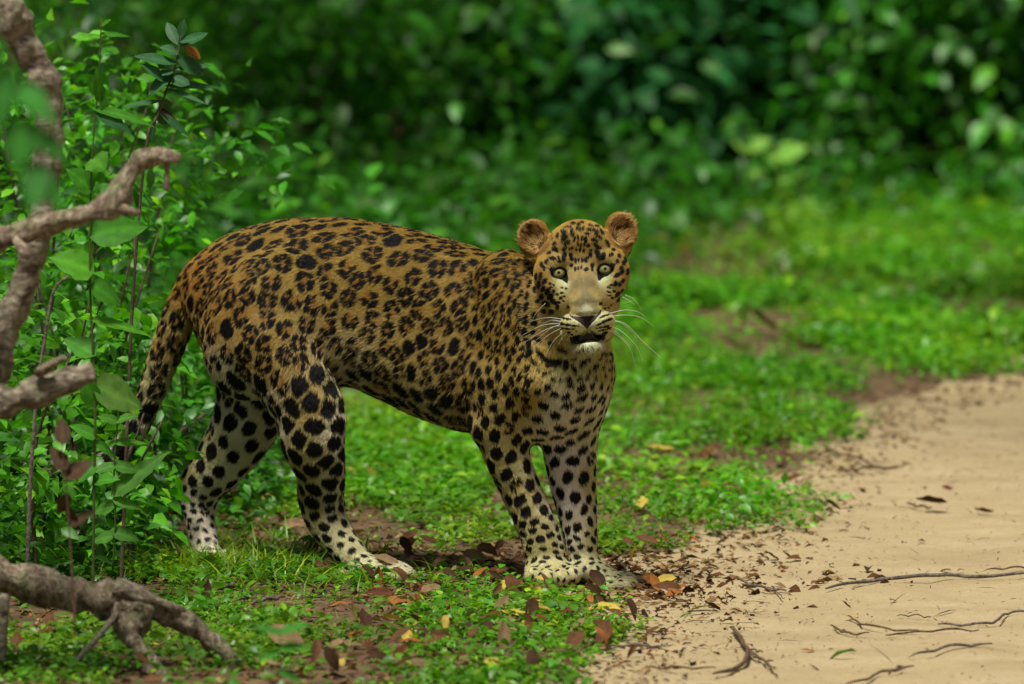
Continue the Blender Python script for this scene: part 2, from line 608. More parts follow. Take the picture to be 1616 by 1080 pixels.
T_bg = leaf_shape(1, .50, 3, .22, .25, .42)
T_bgw = leaf_shape(1, .66, 3, .20, .25, .40)
DG, MG, BG, TG = (.026, .120, .016), (.045, .23, .010), (.085, .36, .008), (.026, .150, .036)
# photo px of the foot, metres behind the thicket edge, radius, height, leaves, leaf length, colour, label
SH = [
    (470, .55, .42, .95, 1500, .055, MG, 'mid green small leaved bush behind the highest point of the leopard\'s back'),
    (610, .7, .42, .90, 1300, .060, DG, 'dark green bush behind the middle of the leopard\'s back'),
    (740, .6, .40, .75, 1200, .055, MG, 'mid green bush beyond the leopard\'s shoulders'),
    (860, 1.1, .42, .80, 1000, .070, DG, 'dark glossy bush directly behind the leopard\'s left ear in the photo'),
    (980, .35, .36, .55, 800, .080, TG, 'low bluish green bush with big leaves behind the leopard\'s head'),
    (1090, .95, .42, .80, 1100, .070, MG, 'mid green bush with some bright leaves right of the leopard\'s ears'),
    (1210, .7, .42, .85, 900, .085, TG, 'bluish green large leaved bush behind the two pale sprouts'),
    (1330, 1.05, .42, .80, 1200, .060, DG, 'dark green bush just right of the pale sprouts'),
    (1450, .45, .42, .85, 1300, .058, MG, 'mid green bush above the far end of the grass'),
    (1580, .5, .45, .95, 1400, .060, DG, 'dark green bush at the right edge of the photo'),
    (1700, .6, .5, 1.0, 900, .060, MG, 'bush partly cut off by the right edge of the photo'),
]



def on_line(px, back):
    """world point `back` metres inside the thicket on the ray of photo column px"""
    for Y in np.arange(-1.5, 16, .05):
        x = (px - 808) / FPX * (20 + Y)
        if bush_d(np.array([x]), np.array([Y]))[0] > back: return x, Y
    return x, 12.


for i, (px_, back, rad, h, n, L, base, lab) in enumerate(SH):
    x, y = on_line(px_, back)
    shrub(x, y, rad, h, n, L, base, T_bgw if L > .065 else T_bg, M_gloss if base in (DG, TG) else M_leaf, lab, 'bushes along the far side of the grass', yel=.10 if base is MG else .05)
# nearer bushes of the left bank
SL = [
    (-30, .55, .40, 1.0, 2600, .040, DG, 'dense green bush behind the upright dead branch'),
    (90, 1.6, .45, 1.05, 3000, .042, BG, 'bright green bush in the upper left corner'),
    (230, 1.5, .40, .90, 2600, .040, BG, 'bright green bush behind the glossy sprig'),
    (350, 1.7, .42, .85, 2400, .042, MG, 'mid green bush behind the leopard\'s rump'),
    (140, .40, .26, .42, 1500, .034, (.032, .16, .012), 'low leafy bush behind the tall weed'),
    (262, .30, .24, .34, 1200, .032, (.032, .16, .012), 'low leafy bush behind the leopard\'s tail'),
    (20, .18, .22, .36, 1200, .034, DG, 'low dark bush at the left edge under the broken limb'),
]
for i, (px_, back, rad, h, n, L, base, lab) in enumerate(SL):
    x, y = on_line(px_, back)
    shrub(x, y, rad, h, n, L, base, T_bg, M_leaf, lab, 'bushes of the left bank', yel=.10, clump=10, spread=.09)
for px_, Y_, rad, h, n, c_, lab in ((70, 1.0, .30, .95, 1700, BG, 'bright small leaved bush between the dead tree and the glossy sprig'), (200, 1.5, .30, .90, 1600, MG, 'small leaved bush behind the dark oval leaved sapling'), (130, .5, .22, .62, 900, MG, 'small bush half hidden by the tall weed')):
    shrub((px_ - 808) / FPX * (20 + Y_), Y_, rad, h, n, .034, c_, T_bg, M_leaf, lab, 'bushes of the left bank', yel=.12, clump=8, spread=.07)
# thin open herbs in front of the left bank, in focus
for i, (px_, Y_, hh_, n, lab) in enumerate(((88, .25, .62, 260, 'open bright leaved herb between the dead tree and the tall weed'), (215, .55, .50, 240, 'open bright leaved herb behind the tall weed'), (10, -.3, .55, 260, 'open leafy herb behind the lower broken limb'), (165, .1, .30, 220, 'knee high open herb at the foot of the tall weed'), (300, 1.3, .42, 200, 'open herb behind the root of the tail'))):
    x = (px_ - 808) / FPX * (20 + Y_)
    shrub(x, Y_, .15, hh_, n, .036, (.085, .33, .012), T_med, M_leaf, lab, 'herbs of the left bank', yel=.1, clump=5, spread=.05, stems=3)
# the wood behind, one mass
parts = []
for i in range(46):
    x = rng.uniform(-4.5, 6.5); y = rng.uniform(0, 7) + 11.0 if x > -1.5 else rng.uniform(4, 15)
    if bush_d(np.array([x]), np.array([y]))[0] < 1.2: continue
    base = [DG, MG, TG, DG][rng.integers(0, 4)]
    parts.append(foliage(np.array([x, y, rng.uniform(.3, 1.4)]), (.8, .6, .9), 700, .085, base, T_bgw, .05, 10, .2, .0))
fv = join(parts)
o = mesh_np('wood_undergrowth', *fv[:2], M_gloss, True, fv[2])
tag(o, 'dark leafy undergrowth filling the wood behind the bushes', 'undergrowth', kind='stuff')
# leafy weeds under the left bank
def weeds(n, L, base, hh, y0, y1, dlo, dhi, x1=1.0):
    P = pts_region(n, -2.2, x1, y0, y1, lambda x, y: in_view(x, y, .15) & (bush_d(x, y) > dlo) & (bush_d(x, y) < dhi) & ~((x > -.66) & (y < .8)), 14)
    n = len(P); k = 9
    idx = np.repeat(np.arange(n), k)
    h = rng.random(n * k) * hh * (.5 + rng.random(n))[idx]
    a = rng.uniform(0, 6.283, n * k)
    PP = np.stack([P[idx, 0] + .03 * np.sin(-a) * rng.random(n * k), P[idx, 1] + .03 * np.cos(a) * rng.random(n * k), ground_z(P[idx, 0], P[idx, 1]) + .01 + h], 1)
    return scatter(T_med, PP, a, rng.normal(-.05, .4, n * k), rng.normal(0, .35, n * k), L * rng.uniform(.5, 1.3, n * k), greens(n * k, base, .3, .08) * (.6 + .8 * rng.random(n))[idx][:, None])
wv = join([weeds(620, .034, (.055, .21, .020), .13, -1.8, 2.5, -.35, .7), weeds(700, .040, (.05, .20, .02), .16, 0, 9, -.3, .6), weeds(260, .05, (.035, .14, .025), .22, -1.2, 6, .1, 1.0), weeds(520, .055, (.04, .19, .015), .20, 5, 12, -.75, .6, 2.8), weeds(160, .07, (.05, .24, .015), .30, 5, 12, -.35, .6, 2.8)])
o = mesh_np('undergrowth', *wv[:2], M_leaf, True, wv[2])
tag(o, 'knee high leafy weeds at the foot of the left bank', 'undergrowth', kind='stuff')
# unseen leaf clusters added overhead to break the daylight into patches
def canopy():
    parts = []
    for i in range(150):
        x = rng.uniform(-8, 9); y = rng.uniform(-7, 17)
        if float(fbm(np.array([x * .33]), np.array([y * .33]), 77)[0]) < CANOPY_GAP and not (5.0 < y + 2 < 9.6 and rng.random() < .8): continue
        if x + .9 > .3 and 7.4 < y + 2 < 9.8: continue
        if -2.2 < x + .9 < 1.4 and -3 < y + 2 < 4.5: continue
        z = rng.uniform(4.8, 6)
        parts.append(foliage(np.array([x, y, z]), (1.0, 1.0, .45), 130, .26, (.05, .16, .02), T_bgw, .05, 8, .5, 3.5))
    v = join(parts)
    o = mesh_np('shade_canopy', *v[:2], M_leaf, True, v[2])
    tag(o, 'unseen leaf clusters added overhead to shade and dapple the track', 'tree canopy', kind='stuff')
CANOPY_GAP = .46
canopy()
# ================================================================ DEAD WOOD, WEEDS AND SPROUTS
M_dead = bark_mat('dead_wood', (.055, .040, .026), (.28, .215, .145), (.60, .52, .38), 75, .45, (1, 1, .6), 1.0)
M_dead2 = bark_mat('dead_limb_wood', (.06, .040, .026), (.24, .195, .14), (.54, .47, .36), 70, .35, (.5, 1, 1), 1.0)
M_twig = bark_mat('twig_bark', (.07, .055, .045), (.16, .13, .105), (.27, .23, .19), 90, 0, (1, 1, 1), .5)
M_twig2 = bark_mat('brown_twig_bark', (.06, .035, .02), (.13, .08, .045), (.22, .15, .09), 90, 0, (1, 1, 1), .5)


def limb(name, pts, mat, root, n=30, ns=14, knob=.12, seed=0):
    """pts: (px, py, Y, radius px)"""
    c = spline_w([W(a[0], a[1], a[2]) for a in pts], n)
    sc = [.84 * (20 + a[2]) / FPX for a in pts]
    r = np.interp(np.linspace(0, 1, n), np.linspace(0, 1, len(pts)), [a[3] * s for a, s in zip(pts, sc)])
    ph = np.cumsum(np.r_[0, np.linalg.norm(np.diff(c, axis=0), axis=1)])
    r = r * (1 + .10 * np.sin(ph * 55 + seed) + .07 * np.sin(ph * 131 + seed * 2) + .16 * (vnoise(ph * 45, ph * 0 + seed, seed + 3) - .5))
    V, F = tube_w(c, r, ns, knob * 1.6, seed)
    return child(name, V, F, mat, root)


# upright dead tree at the left edge with its limbs
base = G(-110, 1085)
dt = root_at('dead_tree', base)
tag(dt, 'weathered dead tree rising along the left edge with broken limbs reaching towards the leopard', 'dead tree')
yb = base[1]
limb('trunk', [(-110, 1095, yb, 40), (-80, 860, yb, 36), (-38, 680, yb + .02, 33), (2, 540, yb + .02, 27), (36, 455, yb + .02, 26), (62, 360, yb, 24), (74, 260, yb, 22), (76, 180, yb, 25), (66, 120, yb, 27), (40, 70, yb, 28), (16, 25, yb, 29), (-10, -60, yb, 26)], M_dead2, dt, 64, 16, .2, 3)
limb('limb', [(-60, 420, yb - .05, 24), (-20, 385, yb - .08, 25), (30, 368, yb - .10, 22), (90, 350, yb - .10, 19), (150, 334, yb - .10, 19), (182, 318, yb - .10, 25), (196, 288, yb - .10, 18), (222, 255, yb - .10, 17), (250, 247, yb - .1, 16), (284, 250, yb - .1, 13)], M_dead, dt, 46, 14, .22, 5)
limb('limb', [(-120, 640, yb - .02, 34), (-40, 640, yb - .05, 32), (10, 634, yb - .08, 30), (60, 618, yb - .08, 27), (110, 600, yb - .08, 23), (146, 586, yb - .08, 17)], M_dead2, dt, 30, 14, .25, 9)
limb('branch_stub', [(176, 320, yb - .1, 14), (200, 332, yb - .12, 9), (220, 336, yb - .13, 6)], M_dead, dt, 8, 8, .1, 2)
limb('branch_stub', [(22, 372, yb - .1, 12), (34, 392, yb - .14, 10), (44, 404, yb - .16, 7)], M_dead, dt, 8, 8, .1, 4)
limb('branch_stub', [(262, 254, yb - .1, 8), (264, 275, yb - .1, 8), (262, 300, yb - .1, 5)], M_dead2, dt, 8, 8, .2, 4)
limb('branch_stub', [(60, 590, yb - .1, 12), (84, 574, yb - .12, 8), (104, 565, yb - .13, 5)], M_dead, dt, 8, 8, .1, 6)
limb('branch_stub', [(20, 40, yb - .02, 12), (30, 15, yb - .04, 9), (32, 2, yb - .04, 6)], M_dead2, dt, 8, 8, .1, 7)

# fallen dead branch in the lower left corner
yd = -1.55
db_ = root_at('fallen_branch', G(215, 1068))
tag(db_, 'thick forked dead branch lying in the lower left corner', 'branch')
limb('main_stem', [(-90, 880, yd, 36), (-20, 903, yd, 35), (50, 922, yd, 33), (110, 938, yd, 31), (165, 946, yd, 30), (215, 958, yd, 31), (262, 968, yd, 22), (306, 990, yd, 18), (342, 1022, yd, 19), (372, 1056, yd, 18), (400, 1100, yd, 15)], M_dead, db_, 56, 16, .2, 11)
limb('fork', [(210, 955, yd - .02, 30), (208, 985, yd - .03, 29), (212, 1014, yd - .04, 23), (236, 1050, yd - .06, 19), (262, 1098, yd - .08, 19)], M_dead, db_, 22, 14, .25, 13)
limb('fork', [(180, 925, yd - .02, 14), (220, 940, yd - .02, 16), (262, 955, yd - .02, 12), (290, 966, yd, 8)], M_dead2, db_, 14, 10, .2, 13)
limb('twig', [(190, 962, yd - .03, 7), (160, 1000, yd - .06, 5), (125, 1040, yd - .08, 5), (92, 1074, yd - .1, 3)], M_twig, db_, 14, 7, .1, 2)
limb('twig', [(4, 940, yd - .03, 16), (2, 1000, yd - .05, 12), (-4, 1090, yd - .05, 12)], M_dead2, db_, 12, 8, .1, 2)


# ---- leafy weeds: a stem and single leaves
def big_leaf(L, Wd, n=8, fold=.18, curl=.3, peak=.36, serr=0.0, wave=.03):
    V = []; F = []
    m = 3
    for i in range(n + 1):
        t = i / n
        w = Wd / 2 * (math.sin(math.pi * t ** (math.log(.5) / math.log(peak))) ** .85 if 0 < t < 1 else .02)
        w *= 1 + serr * (1 if i % 2 else -1) * (0 < i < n)
        z = -curl * L * t * t
        for j in range(-m, m + 1):
            u = j / m
            V.append((w * u, L * t * (1 - .1 * curl * t) - .06 * L * abs(u) * (1 - t), z + fold * abs(w * u) + wave * Wd * math.sin(i * 1.9 + j * 2.1) * abs(u)))
    k = 2 * m + 1
    for i in range(n):
        for j in range(2 * m):
            a = i * k + j
            F.append((a, a + 1, a + k + 1, a + k))
    return np.array(V), np.array(F)


def basis(d, face):
    """matrix whose y is the leaf direction and z roughly `face`"""
    y = np.array(d, float); y /= np.linalg.norm(y)
    z = np.array(face, float); z = z - y * (z @ y); z /= np.linalg.norm(z)
    x = np.cross(y, z)
    return np.stack([x, y, z], 1)


LEAFCACHE = {}


def leaf_obj(root, a, b, width, base, mat, Y, dy=0.0, face=(0, -.8, .6), shape='ovate', label=None):
    """a leaf from px point a (stalk) to px point b (tip); width in px"""
    A, B = W(a[0], a[1], Y), W(b[0], b[1], Y + dy)
    L = np.linalg.norm(B - A); wd = width * (20 + Y) / FPX
    kw = dict(ovate=dict(peak=.34, curl=.18, serr=.05), ellip=dict(peak=.5, curl=.12), lance=dict(peak=.36, curl=.22))[shape]
    key = (shape, round(wd / L, 1))
    if key not in LEAFCACHE:
        V, F = big_leaf(1, max(.15, key[1]), 8, **kw)
        LEAFCACHE[key] = (V, F)
    V, F = LEAFCACHE[key]
    M = basis(B - A, face)
    P = (V * L) @ M.T + A
    vein = np.abs(np.tile(np.arange(-3, 4), 9)) == 0
    C = np.tile(np.array(base), (len(V), 1)) * rng.uniform(.85, 1.15)
    C[vein] = C[vein] * 1.35
    o = child('leaf', P, F, mat, root, C)
    if label: o['label'] = label
    return o


def stem_obj(root, pts, r0, r1, Y, mat, colr=(.10, .16, .04), name='stem', n=18):
    c = spline_w([W(x, y, Y + dz) for x, y, dz in pts], n)
    V, F = tube_w(c, np.linspace(r0, r1, n), 6)
    return child(name, V, F, mat, root, np.tile(np.array(colr), (len(V), 1)))


LG, LG2, LDK = (.085, .30, .018), (.060, .25, .018), (.030, .115, .038)
M_blade = leaf_mat('weed_leaf', .6, .38, .22)
M_sprig = leaf_mat('sprig_leaf', .55, .14, .25)
# tall weed
Y = -.75
tw = root_at('weed', G(147, 960 - 6)); tw.location = W(147, 905, Y)
tw.location.z = 0.0
tag(tw, 'tall thin weed with big toothed leaves standing at the left in front of the bushes', 'weed')
stem_obj(tw, [(147, 950, 0), (148, 800, 0), (150, 640, 0), (143, 480, 0), (142, 380, .0), (146, 240, 0), (156, 120, 0), (160, 30, 0)], .0030, .0011, Y, M_blade, (.10, .15, .04), n=40)
for a, b, w, c in (((145, 428), (80, 400), 62, LG), ((148, 560), (100, 528), 44, LG2), ((150, 640), (128, 585), 30, LG2), ((150, 610), (232, 640), 62, (.12, .26, .045)),
                   ((145, 505), (248, 520), 26, LG), ((146, 450), (195, 480), 40, LG2), ((144, 372), (236, 350), 62, LG2), ((144, 300), (108, 262), 46, LG2), ((146, 250), (166, 268), 46, LG),
                   ((158, 160), (152, 108), 18, LG2), ((158, 150), (176, 190), 16, LG2), ((159, 60), (122, 50), 10, LG), ((159, 55), (210, 52), 11, LG2), ((160, 40), (172, 30), 8, LG),
                   ((150, 172), (250, 190), 19, LG2), ((155, 180), (210, 205), 24, LDK), ((150, 700), (190, 720), 24, LG2), ((150, 690), (112, 668), 26, LG2), ((150, 760), (186, 752), 22, LG2), ((150, 735), (120, 760), 24, LG2)):
    leaf_obj(tw, a, b, w, c, M_blade, Y, rng.uniform(-.03, .03), (rng.uniform(-.3, .3), -.8, rng.uniform(.3, .9)))
# second weed, lower
Y = -.55
w2 = root_at('weed', W(60, 900, Y)); w2.location.z = 0
tag(w2, 'pale green nettle like weed with small toothed leaves beside the leopard\'s tail tip', 'weed')
stem_obj(w2, [(178, 900, 0), (182, 820, 0), (180, 740, 0), (186, 660, 0), (190, 610, 0)], .0022, .001, Y, M_blade)
for a, b, w in (((184, 665), (215, 652), 20), ((184, 665), (155, 655), 18), ((182, 700), (236, 694), 17), ((182, 700), (142, 708), 22), ((181, 735), (226, 742), 22), ((181, 735), (146, 742), 20), ((187, 640), (214, 628), 16), ((187, 640), (160, 628), 15), ((189, 615), (205, 600), 13), ((189, 615), (172, 602), 13),
                ((180, 780), (262, 706), 30), ((180, 790), (226, 800), 26), ((180, 800), (140, 806), 26), ((179, 840), (222, 850), 26), ((179, 846), (142, 852), 24)):
    leaf_obj(w2, a, b, w, (.09, .27, .035), M_blade, Y, rng.uniform(-.03, .03), (rng.uniform(-.3, .3), -.8, rng.uniform(.3, .9)))
# dark glossy sprig
Y = -.35
sp = root_at('sprig', W(222, 900, Y)); sp.location.z = 0
tag(sp, 'slender sapling topped by dark glossy oval leaves and one brown leaf', 'sapling')
stem_obj(sp, [(190, 960, 0), (196, 800, 0), (205, 560, 0), (216, 380, 0), (232, 222, 0), (248, 185, 0), (262, 145, 0), (278, 100, 0), (286, 55, 0)], .0040, .0013, Y, M_stem, (.1, .1, .1), n=40)
for a, b, w in (((280, 70), (262, 32), 17), ((282, 72), (330, 48), 16), ((282, 85), (252, 72), 16), ((280, 92), (325, 118), 25), ((278, 100), (212, 84), 18), ((275, 110), (335, 100), 10), ((270, 118), (232, 148), 22), ((268, 122), (300, 132), 24), ((262, 136), (350, 132), 11), ((264, 130), (225, 98), 17),
                ((255, 165), (262, 200), 24), ((262, 140), (328, 160), 8), ((285, 60), (290, 30), 13), ((255, 160), (190, 165), 14), ((250, 175), (300, 214), 10), ((284, 66), (312, 60), 15), ((270, 112), (256, 118), 20), ((246, 190), (236, 225), 20)):
    leaf_obj(sp, a, b, w * 1.15, LDK, M_sprig, Y, rng.uniform(-.03, .03), (rng.uniform(-.5, .5), -.7, rng.uniform(.4, 1)), 'ellip')
leaf_obj(sp, (292, 75), (318, 92), 18, (.28, .13, .03), M_dry, Y, 0, (.3, -.8, .5), 'ellip', 'brown leaf')
leaf_obj(sp, (252, 172), (300, 210), 13, (.05, .03, .02), M_dry, Y, 0, (.3, -.8, .5), 'lance', 'shrivelled dark leaf')
# thin dry stem
Y = -.9
ds = root_at('dry_stem', W(50, 900, Y)); ds.location.z = 0
tag(ds, 'thin dry grey stem leaning up between the two broken limbs', 'stem')
stem_obj(ds, [(42, 930, 0), (48, 760, 0), (52, 700, 0), (60, 600, 0), (72, 530, 0), (84, 460, 0), (108, 436, 0)], .0042, .0026, Y, M_twig)
# withered brown weed in front of the tail tip
Y = -1.9
wb = root_at('withered_weed', W(110, 900, Y)); wb.location.z = 0
tag(wb, 'withered weed with drooping dark brown leaves above the fallen branch', 'weed')
stem_obj(wb, [(120, 1000, 0), (112, 880, 0), (104, 760, 0), (96, 690, 0)], .0020, .001, Y, M_twig2)
for a, b, w in (((104, 740), (78, 700), 30), ((104, 755), (148, 720), 28), ((108, 800), (126, 850), 22), ((106, 780), (90, 820), 24), ((100, 700), (96, 655), 26), ((110, 830), (152, 800), 18)):
    leaf_obj(wb, a, b, w, (.065, .042, .026), M_dry, Y, .03, (rng.uniform(-.5, .5), -.8, .4))
# leafy twig close to the lens, hanging down at the left edge
Y = -5.6
hv = root_at('hanging_twig', W(-40, -20, Y))
tag(hv, 'out of focus green leafy twig hanging down in front of the dead tree', 'twig')
stem_obj(hv, [(-60, -60, 0), (-10, 40, 0), (30, 140, 0), (58, 230, 0), (70, 300, 0)], .0022, .001, Y, M_stem)
for a, b, w in (((0, 60), (-30, 130), 44), ((20, 110), (-10, 190), 50), ((30, 140), (92, 190), 46), ((44, 190), (20, 270), 50), ((52, 210), (112, 250), 42), ((62, 260), (50, 330), 40), ((20, 120), (-40, 250), 40), ((64, 280), (104, 330), 30), ((-10, 40), (-40, 20), 36)):
    leaf_obj(hv, a, b, w * 1.15, (.05, .24, .035), M_blade, Y, rng.uniform(-.04, .04), (0, -.6, .9))
# out of focus low leaves in front, bottom
Y = -2.7
fl = root_at('seedling', W(440, 1060, Y)); fl.location.z = 0
tag(fl, 'small out of focus seedling with broad leaves right of the fallen branch', 'seedling')
stem_obj(fl, [(436, 1110, 0), (440, 1050, 0), (442, 1000, 0)], .0012, .0008, Y, M_blade)
for a, b, w in (((442, 1000), (400, 985), 22), ((442, 1000), (488, 980), 24), ((440, 1025), (490, 1015), 26), ((440, 1030), (404, 1040), 22), ((440, 1060), (485, 1075), 24)):
    leaf_obj(fl, a, b, w, (.06, .26, .03), M_blade, Y, 0, (0, -.5, 1))

# ---- pale sprouts beyond the grass
def sprout(px, top, lab, lw):
    x, y = on_line(px, -.35)
    z = float(ground_z(np.array([x]), np.array([y]))[0])
    r = root_at('sprout', (x, y, z)); tag(r, lab, 'sprout')
    s = (20 + y) / FPX
    q = 808 + x / s
    stem_obj(r, [(q, 372, 0), (q - 2, 330, 0), (q + 1, 290, 0), (q, top + 20, 0)], .0042, .0030, y, M_blade, (.25, .42, .05))
    for a, b, w in lw:
        leaf_obj(r, (q + a[0], top + a[1]), (q + b[0], top + b[1]), w, (.24, .50, .075), M_blade, y, 0, (.1, -.75, .8))


sprout(1230, 225, 'pale green sprout with a big round leaf on top, beyond the grass', [((-2, 22), (44, 2), 40), ((0, 60), (44, 40), 26), ((0, 34), (-24, 10), 24), ((0, 100), (80, 88), 30), ((0, 30), (20, -4), 24)])
sprout(1183, 215, 'shorter pale green sprout left of the round leaved one', [((0, 20), (36, 2), 28), ((0, 24), (-26, 4), 24), ((0, 60), (26, 52), 20)])
sprout(1440, 330, 'small yellow green sprout at the far edge of the grass', [((0, 36), (12, -4), 26), ((0, 36), (-22, 16), 20), ((0, 36), (30, 22), 18)])

# blurred log beyond the grass
yl = G(1140, 362)[1]
lg = root_at('log', G(1140, 362))
tag(lg, 'thin pale fallen branch lying beyond the grass right of the leopard\'s ear', 'branch')
limb('stem', [(1062, 346, yl, 7), (1100, 362, yl, 9), (1150, 361, yl, 8), (1195, 355, yl, 7), (1222, 348, yl, 5)], M_dead, lg, 16, 8, .2, 1)

# brushwood behind the hind legs
Yb = 1.1
for k, (pts, lab) in enumerate((([(196, 762, 0, 4), (262, 700, 0, 4), (330, 650, 0, 3), (382, 628, 0, 3)], 'dry grey stick slanting up behind the far hind leg'),
                                ([(226, 690, 0, 5), (280, 712, 0, 5), (330, 705, 0, 4), (372, 716, 0, 3)], 'dry grey stick lying level behind the far hind leg'),
                                ([(252, 800, 0, 3), (268, 700, 0, 3), (262, 620, 0, 2.5)], 'dry upright stick between tail and far hind leg'))):
    r = root_at('stick', G(pts[0][0], 790)); tag(r, lab, 'stick')
    limb('stem', [(a, b, Yb + .1 * k, q) for a, b, c, q in pts], M_dead, r, 14, 7, .15, k)
# ================================================================ LEOPARD
PXM = 1 / 898.0                                     # metres per photo pixel at the animal
PR = []                                             # signed distance primitives


def cone(a, b, k=0.02, oval=None):
    """rounded cone between (px,py,Y,r px) points"""
    A, B = W(a[0], a[1], a[2]), W(b[0], b[1], b[2])
    PR.append(('c', A, B, a[3] * PXM, b[3] * PXM, k))


def chain(pts, k=0.02, n=3):
    p = np.array(pts, float)
    q = np.concatenate([[2 * p[0] - p[1]], p, [2 * p[-1] - p[-2]]])
    out = []
    for i in range(1, len(q) - 2):
        for t in np.arange(n) / n:
            out.append(0.5 * (2 * q[i] + (q[i + 1] - q[i - 1]) * t + (2 * q[i - 1] - 5 * q[i] + 4 * q[i + 1] - q[i + 2]) * t * t
                              + (3 * q[i] - q[i - 1] - 3 * q[i + 1] + q[i + 2]) * t ** 3))
    out.append(q[-2])
    cone(out[0], out[1], k)
    for a, b in zip(out[1:-1], out[2:]):
        cone(a, b, .004)


def ell(px, py, Y, rx, rz, ry, k=0.02, rot=0.0, yaw=0.0, sub=False):
    """ellipsoid: radii rx,rz in photo px, ry in metres; rot in the picture plane, yaw about z"""
    M = np.array(Matrix.Rotation(R(yaw), 3, 'Z') @ Matrix.Rotation(-R(rot), 3, 'Y'))
    PR.append(('e', W(px, py, Y), M, np.array([rx * PXM, ry, rz * PXM]), k, sub))


# --- torso as a loft of oval sections
TS = np.array([
    # px,  top, bottom, half width
    (286, 440, 480, .012), (300, 420, 505, .045), (322, 398, 550, .075), (350, 379, 590, .095), (400, 360, 618, .112),
    (450, 350, 630, .118), (500, 347, 618, .112), (550, 348, 606, .108), (600, 356, 626, .112),
    (650, 366, 650, .118), (700, 379, 668, .120), (750, 394, 680, .116), (800, 411, 688, .104),
    (850, 428, 684, .092), (895, 462, 670, .07), (930, 520, 640, .035)], float)
TY = np.interp(TS[:, 0], [286, 400, 600, 800, 950], [.21, .19, .10, -.02, -.09])
TW = [(W(p, t, y), W(p, b, y)) for (p, t, b, _), y in zip(TS, TY)]
TX = np.array([a[0] for a, b in TW])
TZ1 = np.array([a[2] for a, b in TW]) + .002
TZ0 = np.array([b[2] for a, b in TW]) - .002
THW = TS[:, 3]


def smooth_interp(x, xs, ys):
    # cubic hermite through the section values
    m = np.gradient(ys, xs)
    i = np.clip(np.searchsorted(xs, x) - 1, 0, len(xs) - 2)
    h = xs[i + 1] - xs[i]
    t = np.clip((x - xs[i]) / h, 0, 1)
    return ((1 + 2 * t) * (1 - t) ** 2 * ys[i] + t * (1 - t) ** 2 * h * m[i]
            + t * t * (3 - 2 * t) * ys[i + 1] + t * t * (t - 1) * h * m[i + 1])


def d_torso(P):
    x = P[:, 0]
    z1, z0 = smooth_interp(x, TX, TZ1), smooth_interp(x, TX, TZ0)
    hw, yc = np.maximum(smooth_interp(x, TX, THW), .004), smooth_interp(x, TX, TY)
    hz, zc = (z1 - z0) / 2, (z1 + z0) / 2
    a = np.abs(P[:, 2] - zc) / hz
    b = np.abs(P[:, 1] - yc) / hw
    # narrower towards the spine, fuller lower down
    b = b * (1 + np.clip(0.16 * (P[:, 2] - zc) / hz, -.2, .2))
    q = (a ** 2.25 + b ** 2.25) ** (1 / 2.25)
    d = (q - 1) * np.minimum(hz, hw)
    over = np.maximum(np.maximum(TX[0] - x, x - TX[-1]), 0)
    return np.where(over > 0, np.maximum(d, over), d)


# haunch and thighs
ell(412, 516, .088, 88, 122, .061, k=.030, rot=-24, yaw=-18)
chain([(432, 540, .085, 74), (484, 640, .05, 54), (494, 698, .045, 48), (507, 748, .055, 36), (508, 790, .075, 33),
       (515, 820, .075, 31), (534, 852, .065, 26), (562, 886, .05, 23)], k=.016)
ell(484, 772, .085, 13, 34, .012, k=.012)                       # hock tendon
# near hind paw with toes
ell(590, 896, .035, 30, 17, .030, k=.014, rot=-14)
for i, (dx, dy, y) in enumerate(((630, 899, .055), (636, 903, .035), (632, 906, .012), (620, 908, -.008))):
    ell(dx - 2, dy - 1, y, 23, 12, .013, k=.008, rot=-14, yaw=-12)
ell(553, 903, .05, 20, 13, .022, k=.01)
# far hind leg
chain([(408, 560, .255, 66), (400, 632, .27, 58), (376, 690, .285, 49), (342, 738, .30, 40), (319, 772, .315, 32),
       (315, 802, .315, 25), (319, 842, .305, 21), (325, 868, .295, 20)], k=.016)
ell(296, 772, .318, 13, 30, .014, k=.014, rot=-10)
ell(336, 879, .285, 24, 13, .028, k=.012, rot=-8)
for i, (dx, dy, y) in enumerate(((360, 880, .300), (366, 882, .282), (358, 887, .262), (344, 889, .25))):
    ell(dx, dy - 1, y, 17, 11.5, .012, k=.006, rot=-8, yaw=-15)
# near foreleg
ell(812, 522, -.095, 58, 126, .052, k=.018, rot=6, yaw=-24)      # shoulder blade
chain([(800, 600, -.085, 58), (794, 662, -.08, 44), (798, 712, -.075, 35), (821, 772, -.07, 30), (848, 832, -.07, 30),
       (860, 872, -.07, 31)], k=.018)
ell(866, 902, -.085, 38, 22, .042, k=.014)
for i, (dx, dy, y) in enumerate(((842, 910, -.118), (862, 913, -.132), (884, 913, -.130), (902, 909, -.112))):
    ell(dx, dy - 1, y, 15, 14.5, .021, k=.004)
# far foreleg
chain([(902, 590, -.055, 56), (900, 640, -.05, 49), (898, 692, -.045, 42), (902, 742, -.05, 37), (909, 793, -.05, 31), (914, 832, -.055, 26),
       (920, 872, -.06, 23)], k=.016)
ell(932, 900, -.07, 33, 20, .040, k=.014, rot=-12)
ell(962, 914, -.085, 32, 15, .034, k=.012, rot=-16)
for i, (dx, dy, y) in enumerate(((988, 917, -.075), (990, 924, -.100), (980, 928, -.125), (962, 927, -.140))):
    ell(dx, dy - 2, y, 18, 13, .013, k=.0045, rot=-18, yaw=-20)
# chest, neck, breast bone
ell(884, 592, -.075, 76, 96, .082, k=.035)
ell(838, 650, -.05, 50, 46, .07, k=.03)
cone((836, 500, -.05, 80), (900, 462, -.125, 60), .045)
cone((898, 580, -.095, 62), (910, 490, -.135, 50), .028)
